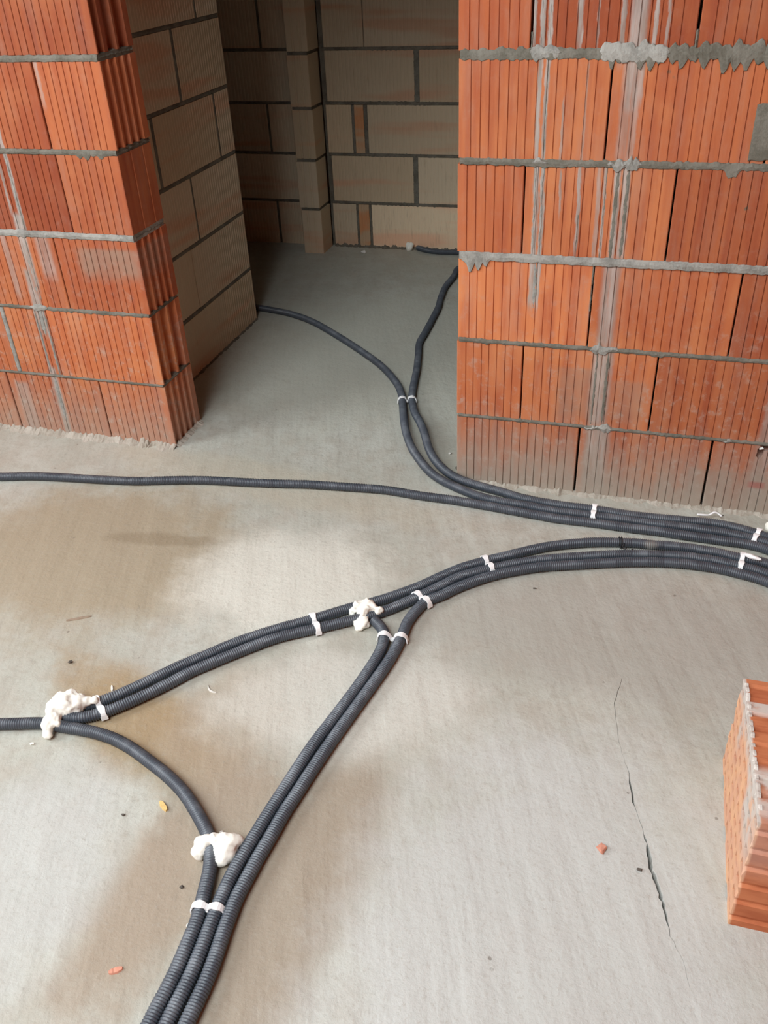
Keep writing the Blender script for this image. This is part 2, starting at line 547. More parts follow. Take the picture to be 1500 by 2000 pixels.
def strip(name, x0, x1, z0, z1, front, rag, drips=(), vertical=False, seed=0., pitch=.0236, step=.0055, depth=.03, bulge=.003, taper=0.):
    """ragged band of mortar in wall coordinates: x along the wall, front face near y=front"""
    a0, a1, b0, b1 = (x0, x1, z0, z1) if not vertical else (z0, z1, x0, x1)
    n = max(4, int((a1 - a0) / step))
    V, F = [], []
    for i in range(n + 1):
        t = a0 + (a1 - a0) * i / n
        up = rag * (nz(t * 60, seed) * 1.1 + nz(t * 190, seed + 3) * .7)
        dn = rag * (nz(t * 55, seed + 9) * 1.1 + nz(t * 180, seed + 13) * .7)
        for (d0, d1, du, dd) in drips:
            if d0 <= t <= d1:
                tooth = abs(math.sin(math.pi * t / pitch)) ** .9
                w = min(1., (t - d0) / .012, (d1 - t) / .012)
                ti = math.floor(t / pitch)
                dn += dd * w * (.2 + .8 * tooth) * max(.15, .75 + 1.1 * nz(ti * 1.37, seed + 5) + .3 * nz(t * 90, seed))
                up += du * w * (.1 + .9 * tooth) * max(.0, .6 + 1.3 * nz(ti * 1.61, seed + 6) + .3 * nz(t * 90, seed + 2))
        hi, lo = b1 + up, b0 - dn
        if taper:
            u_ = min(1., min(i, n - i) * step / (taper * (1 + .5 * nz(i * .9, seed))) + .02) ** .6
            hi, lo = .5 * (b0 + b1) + (hi - .5 * (b0 + b1)) * u_, .5 * (b0 + b1) + (lo - .5 * (b0 + b1)) * u_
        md = .5 * (hi + lo)
        fb = front - bulge * (.6 + .9 * abs(nz(t * 45, seed + 21)))
        ring = [(depth, hi), (front + .0015, hi), (front - .0008, hi - .002), (fb, md + .2 * (hi - lo) * nz(t * 70, seed)), (front - .0008, lo + .002), (front + .0015, lo), (depth, lo)]
        for (yy, zz) in ring:
            V.append((t, yy, zz) if not vertical else (zz, yy, t))
    m = 7
    for i in range(n):
        for j in range(m - 1):
            q = i * m + j
            F.append((q, q + m, q + m + 1, q + 1))
    F += [tuple(range(m)), tuple(range(n * m, n * m + m))]
    bm = bmesh.new()
    me = mesh('tmp', V, F)
    bm.from_mesh(me)
    bpy.data.meshes.remove(me)
    return bm_mesh(name, bm)


def fillet(name, x0, x1, h, w, seed):
    n = max(6, int((x1 - x0) / .007))
    V, F = [], []
    for i in range(n + 1):
        t = x0 + (x1 - x0) * i / n
        hh = max(.002, h * (.8 + 1.1 * nz(t * 38, seed) + .7 * nz(t * 120, seed + 2)))
        ww = max(.004, w * (.9 + 1.0 * nz(t * 26, seed + 4) + .6 * nz(t * 90, seed + 6)))
        V += [(t, .004, hh), (t, -ww * .45, hh * .38), (t, -ww, -.001), (t, .004, -.001)]
    for i in range(n):
        for j in range(3):
            q = i * 4 + j
            F.append((q, q + 4, q + 5, q + 1))
    return mesh(name, V, F)


THICK = [.009, .011, .021, .016, .018, .016, .016, .016, .016, .016]


def rowz(r, th):
    z0 = -.004 if r == 0 else Z5 + CH * (r - 1) + th[r - 1] / 2
    z1 = Z5 + CH * r - th[r] / 2
    return z0, min(z1, 2.488)


def wall(name, loc, rot, core, rows, kind, mat, th, D, vmortar=(), mortar=M_MORTAR, ends=None, jit=.0016, tones=None):
    """rows: per course a list of (x0, x1) block spans in wall coordinates"""
    root = structure(link(name, boxes(name + '_core', core), mortar, None, loc, rot))
    for r, spans in enumerate(rows):
        z0, z1 = rowz(r, th)
        for i, sp in enumerate(spans):
            xa, xb = sp[:2]
            end = ends[r] if ends and i == len(spans) - 1 else None
            me = brick_mesh(xb - xa, D, z1 - z0, kind, end, R.randrange(3))
            m = sp[2] if len(sp) > 2 else mat
            if m is not mat:
                me = me.copy()
                me.materials.clear()
            o = link('brick', me, m, root, (xa, R.uniform(-jit, jit), z0), (0, 0, R.uniform(-.0035, .0035) if not end else 0))
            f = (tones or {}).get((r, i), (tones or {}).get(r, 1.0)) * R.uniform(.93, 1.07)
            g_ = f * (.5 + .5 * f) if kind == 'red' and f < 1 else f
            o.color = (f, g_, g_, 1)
    return root


def spans(first, x1, L, gap, x0=0.0):
    out = []
    a, b = x0, x0 + first
    while a < x1:
        out.append((a, min(b, x1)))
        a = b + gap
        b = a + L
    return out


RED_TH = [.009, .011, .021, .016, .018] + [.016] * 6
# right red wall: x from 0 (jamb corner) to the far right
rows = []
for r in range(NROW):
    s = spans(.3715 if r % 2 == 0 else (.192 if r == 1 else .174), 2.70, .3725, (.0065 if r in (0, 5) else .0045))
    rows.append([(a + (R.uniform(-.003, .003) if i == 0 else 0), b) for i, (a, b) in enumerate(s)])
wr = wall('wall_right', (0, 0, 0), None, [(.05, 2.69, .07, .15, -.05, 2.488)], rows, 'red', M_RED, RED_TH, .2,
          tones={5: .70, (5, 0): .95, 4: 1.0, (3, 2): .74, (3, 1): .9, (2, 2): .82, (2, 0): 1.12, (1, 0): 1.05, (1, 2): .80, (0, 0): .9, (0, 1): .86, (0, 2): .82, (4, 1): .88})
DR = {0: [(.60, .66, 0, .004)], 1: [(.08, .095, 0, .012), (.55, .60, 0, .008)], 2: [(.012, .09, .0, .022)],
      3: [(.16, .30, 0, .004), (.66, .70, 0, .030), (.78, .95, 0, .012)], 4: [(.0, .36, .008, .006), (.36, .49, .012, .024), (.50, .82, .024, .040), (.82, 1.3, .008, .014)]}
for r in range(NROW - 1):
    zc, t = Z5 + CH * r, RED_TH[r]
    me = strip('mortar_bed', .004, 2.69, zc - t / 2 - .001, zc + t / 2 + .001, -.0022 if r != 2 else -.004, .0022 + .0012 * (r > 2), DR.get(r, ()), seed=r * 7.3, depth=.19)
    link('mortar_bed', me, M_PALE if r == 2 else M_MORTAR, wr)
link('mortar_patch', strip('mortar_patch', .712, .875, 1.004, 1.128, -.003, .006, [(.712, .875, .01, .0)], seed=77, depth=.02, bulge=.002), M_MORTAR, wr)
link('mortar_plug', strip('mortar_plug', .1765, .1825, 1.24, 1.285, .001, .002, vertical=True, seed=5), M_MORTAR, wr)
link('mortar_plug', strip('mortar_plug', .553, .560, 1.24, 1.285, .000, .002, vertical=True, seed=15), M_MORTAR, wr)
# the runs that are thick enough to stand off the wall
for (xc, w, z0, z1, sd) in ((.2045, .0075, .735, 1.235, 1), (.2235, .006, .735, 1.235, 2), (.216, .012, .60, .735, 3), (.412, .012, .735, .985, 4), (.438, .012, .745, .985, 5),
                            (.405, .008, .25, .49, 6), (.436, .010, .25, .49, 7), (.202, .005, 1.25, 1.45, 8), (.222, .005, 1.25, 1.45, 9), (.384, .003, .74, .98, 10), (.320, .0028, .74, .86, 11), (.372, .0025, .60, .735, 12)):
    link('mortar_run', strip('mortar_run', xc - w / 2, xc + w / 2, z0, z1, .0004, .0022, vertical=True, seed=sd * 3.7, depth=.006, bulge=.0016, taper=.03), M_PALE if sd in (1, 2, 3, 8, 9) else M_MORTAR, wr)
for (xc, zc, w, h, sd) in ((.212, 1.243, .075, .030, 1), (.420, 1.240, .16, .040, 2), (.425, .989, .085, .022, 3), (.421, .489, .085, .020, 4), (.427, .239, .085, .020, 5), (.215, .989, .04, .018, 6), (.79, .239, .03, .02, 7)):
    link('mortar_lump', strip('mortar_lump', xc - w / 2, xc + w / 2, zc - h / 2, zc + h / 2, -.0030, .012, seed=sd * 5.1, depth=.01, bulge=.004, taper=.012), M_PALE, wr)
link('mortar_fillet', fillet('mortar_fillet', .0, 2.69, .012, .020, 3.), M_FOOT, wr)

# broken pocket in the bottom course at the right
tgt = None
for o in wr.children:
    if o.name.startswith('brick') and o.location.z < .01 and o.location.x < .88 < o.location.x + .36:
        tgt = o
bmc = bmesh.new()
for (cx, cz, rx, rz) in ((.886, .208, .010, .020), (.899, .227, .015, .010), (.920, .230, .014, .006)):
    g = bmesh.ops.create_icosphere(bmc, subdivisions=2, radius=1.0)
    for v in g['verts']:
        q = v.co
        k_ = 1 + .25 * nz(q.x * 2 + cx * 50, q.z * 2, q.y)
        v.co = Vector((cx + q.x * rx * k_, q.y * .03, cz + q.z * rz * k_))
cut = link('pocket_cutter', bm_mesh('pocket_cutter', bmc))
md = tgt.modifiers.new('pocket', 'BOOLEAN')
md.object, md.operation, md.solver, md.use_self = cut, 'DIFFERENCE', 'EXACT', True
bpy.context.view_layer.update()
dg = bpy.context.evaluated_depsgraph_get()
nm = bpy.data.meshes.new_from_object(tgt.evaluated_get(dg))
tgt.modifiers.clear()
tgt.data = nm
bpy.data.objects.remove(cut)
link('clay_flake', mesh('clay_flake', [(.882, -.001, .219), (.893, -.002, .224), (.890, .004, .228), (.880, .004, .223), (.883, -.004, .2215), (.889, -.004, .2235)],
                        [(0, 1, 2, 3), (0, 4, 5, 1), (4, 3, 2, 5), (0, 3, 4), (1, 5, 2)]), M_WHITE, wr)

# left red wall: blocks run left from the jamb at x = -1.016
JX = -1.016
lj = {0: [-1.2745, -1.653, -2.03, -2.407, -2.784, -3.16], 1: [-1.4145, -1.589, -1.967, -2.345, -2.722, -3.1], 2: [-1.312, -1.69, -2.068, -2.445, -2.822, -3.2],
      3: [-1.230, -1.607, -1.985, -2.362, -2.74, -3.117], 4: [-1.2355, -1.613, -1.99, -2.368, -2.745, -3.12], 5: [-1.39, -1.768, -2.145, -2.522, -2.9, -3.28]}
rows = []
for r in range(NROW):
    js = lj.get(r, lj[4 + r % 2])
    b = JX + R.uniform(-.002, .002)
    s = []
    for i, j in enumerate(js + [X0 + .001]):
        g = .007 if (r == 1 and i == 1) else .0022
        s.append((j + g, b))
        b = j - g
    rows.append([(a, b_) for a, b_ in s][::-1])
ENDS = ['narrow', 'wide', 'narrow', 'plain', 'narrow', 'wide', 'narrow', 'plain', 'narrow', 'wide']
wl = wall('wall_left', (0, 0, 0), None, [(X0, JX - .05, .07, .15, -.05, 2.488)], rows, 'red', M_RED, RED_TH, .2, ends=ENDS,
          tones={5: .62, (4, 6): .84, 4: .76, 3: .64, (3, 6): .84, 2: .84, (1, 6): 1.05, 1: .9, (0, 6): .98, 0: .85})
LT = {0: .010, 1: .012, 2: .016, 3: .016, 4: .014}
DL = {3: [(-1.16, -1.05, 0, .012)], 1: [(-1.4, -1.0, 0, .003)]}
for r in range(NROW - 1):
    zc, t = Z5 + CH * r, RED_TH[r] * .9
    me = strip('mortar_bed', X0 + .01, JX - .003, zc - t / 2 - .001, zc + t / 2 + .001, -.002, .0022, DL.get(r, ()), seed=40 + r * 5.3, depth=.19)
    link('mortar_bed', me, M_PALE if r == 2 else M_MORTAR, wl)
    # lumps squeezed out on the jamb side
    q = strip('mortar_bed', .012, .19, zc - t / 2, zc + t / 2, .006, .003, [(.02, .19, .004, .004)], seed=90 + r, depth=.03, pitch=.04, bulge=.006)
    link('mortar_bed', q, M_MORTAR, wl, (JX, 0, 0), (0, 0, math.pi / 2))
link('mortar_joint', strip('mortar_joint', -1.597, -1.581, .246, .482, -.0012, .0015, vertical=True, seed=33, depth=.03), M_PALE, wl)
for (xc, w, z0, z1, sd) in ((-1.425, .020, .50, .735, 1), (-1.423, .008, .25, .49, 2), (-1.458, .007, .25, .49, 3), (-1.450, .014, .06, .235, 4), (-1.409, .008, .745, 1.0, 5), (-1.437, .016, .39, .50, 6)):
    link('mortar_run', strip('mortar_run', xc - w / 2, xc + w / 2, z0, z1, .0004, .0026, vertical=True, seed=sd * 9.7, depth=.006, bulge=.0016, taper=.03), M_PALE, wl)
link('mortar_lump', strip('mortar_lump', -1.47, -1.40, .478, .503, -.003, .005, seed=61, depth=.01, bulge=.004, taper=.025), M_PALE, wl)
link('mortar_lump', strip('mortar_lump', -1.46, -1.39, .725, .752, -.003, .005, seed=63, depth=.01, bulge=.004, taper=.025), M_PALE, wl)
link('mortar_fillet', fillet('mortar_fillet', X0 + .01, JX, .020, .030, 13.), M_FOOT, wl)
link('mortar_fillet', fillet('mortar_fillet', .0, .2, .012, .018, 23.), M_FOOT, wl, (JX, 0, 0), (0, 0, math.pi / 2))

# tan partition of the hall: wall coordinate x = world y, facing +x
TAN_TH = [.016] * 12
tj = {0: [.44, .90], 1: [.20, .68], 2: [.27, .766], 3: [.55, 1.05], 4: [.29, .79], 5: [.50, 1.0], 6: [.29, .79], 7: [.55, 1.05], 8: [.29, .79], 9: [.5, 1.0]}
tg = {0: [.010, .003], 1: [.01, .003], 2: [.012, .012], 3: [.02, .018], 4: [.02, .022]}
rows = []
for r in range(NROW):
    a, s = .203, []
    for j, g in zip(tj[r] + [1.195], tg.get(r, [.016, .016]) + [.02]):
        if j - g / 2 > a + .03:
            s.append((a, j - g / 2))
        a = j + g / 2
    rows.append(s)
TX = -1.21
wt = wall('wall_hall_left', (TX, 0, 0), (0, 0, math.pi / 2), [(.205, 1.18, .010, .11, -.05, 2.488)], rows, 'tan', M_TAN, TAN_TH, .115, mortar=M_DARKM)
for r in range(NROW - 1):
    zc = Z5 + CH * r
    link('mortar_bed', strip('mortar_bed', .205, 1.182, zc - .008, zc + .008, .0018, .0022, seed=120 + r * 3, depth=.1, bulge=.002), M_DARKM, wt)
for r in range(NROW):
    z0, z1 = rowz(r, TAN_TH)
    for j, g in zip(tj[r], tg.get(r, [.016, .016])):
        if g > .006 and j > .21:
            link('mortar_joint', strip('mortar_joint', j - g / 2, j + g / 2, z0, z1, .0018, .0025, vertical=True, seed=j * 31 + r, depth=.1, bulge=.002), M_DARKM, wt)
link('mortar_fillet', fillet('mortar_fillet', .205, 1.18, .008, .012, 33.), M_DARKM, wt)

# back wall of the hall and the wall of the dark passage, both facing the camera at y = 2.29
BY = 2.29
bj = {0: [(-1.20, -1.066), (-1.052, -.992, M_FILL), (-.978, -.478), (-.460, .04), (.058, .558), (.576, .9)],
      1: [(-1.188, -.737), (-.711, -.211), (-.195, .305), (.32, .82)],
      2: [(-1.20, -1.062), (-1.046, -.996, M_FILL), (-.975, -.475), (-.460, .04), (.058, .558), (.576, .9)],
      3: [(-1.188, -.722), (-.696, -.196), (-.18, .32), (.336, .836)],
      4: [(-1.188, -.978), (-.974, -.474), (-.458, .042), (.058, .558), (.576, .9)],
      5: [(-1.188, -.72), (-.696, -.196), (-.18, .32), (.336, .836)]}
rows = [bj.get(r, bj[4 + r % 2]) for r in range(NROW)]
wb = wall('wall_hall_back', (0, BY, 0), None, [(-1.215, 2.69, .010, .11, -.05, 2.488)], rows, 'tan', M_TAN, TAN_TH, .115, mortar=M_DARKM,
          tones={0: 1.0, (0, 2): 1.4, (0, 3): 1.35, 1: 1.1, 2: 1.05, 3: .92, 4: .88})  # pale bottom blocks are real; courses darken upwards to paint in light falloff
for r in range(NROW - 1):
    zc = Z5 + CH * r
    link('mortar_bed', strip('mortar_bed', -1.20, .89, zc - .007, zc + .007, .001, .0028, [(-1.0, -.6, .003, .004)], seed=150 + r * 3, depth=.1, bulge=.002), M_DARKM, wb)
for r in range(NROW):
    z0, z1 = rowz(r, TAN_TH)
    sp = rows[r]
    for i in range(len(sp) - 1):
        a, b = sp[i][1], sp[i + 1][0]
        if b - a > .008:
            link('mortar_joint', strip('mortar_joint', a, b, z0, z1, .001, .003, vertical=True, seed=a * 31 + r, depth=.1, bulge=.003), M_MORTAR if r in (1, 3) else M_DARKM, wb)
link('mortar_fillet', fillet('mortar_fillet', -1.20, .89, .014, .022, 43.), M_DARKM, wb)
rows = []
for r in range(NROW):
    a, s = X0 + .01, []
    for j in [x_ + (.25 if r % 2 else 0) for x_ in (-3.03, -2.53, -2.03, -1.53)]:
        s.append((a, j - .008))
        a = j + .008
    if a < -1.35:
        s.append((a, -1.305))
    else:
        s[-1] = (s[-1][0], -1.305)
    rows.append(s)
wp = wall('wall_passage', (0, BY, 0), None, [(X0, -1.30, .010, .11, -.05, 2.488)], rows, 'tan', M_TAN, TAN_TH, .115, mortar=M_DARKM)
for r in range(NROW - 1):
    zc = Z5 + CH * r
    link('mortar_bed', strip('mortar_bed', X0 + .02, -1.32, zc - .007, zc + .007, .001, .0028, seed=180 + r * 3, depth=.1, bulge=.002), M_DARKM, wp)
# brick pier between them
pr = structure(link('wall_pier', boxes('wall_pier', [(-1.318, -1.232, 2.15, 2.285, -.05, 2.488)]), M_DARKM))
for r in range(NROW):
    z0, z1 = rowz(r, TAN_TH)
    w = .112
    prof = [(0, .003), (.003, 0), (.030, 0), (.033, .004), (.040, .004), (.043, 0), (.070, 0), (.073, .004), (.080, .004), (.083, 0), (w - .003, 0), (w, .003), (w, .150), (0, .150)]
    link('brick', prism('brick', prof, 0, z1 - z0), M_TAN, pr, (-1.331 + R.uniform(-.004, .004), 2.137 + R.uniform(-.003, .003), z0))
    if r < NROW - 1:
        zc = Z5 + CH * r
        link('mortar_bed', boxes('mortar_bed', [(-1.326, -1.224, 2.142, 2.285, zc - .0085, zc + .0085)]), M_DARKM, pr)

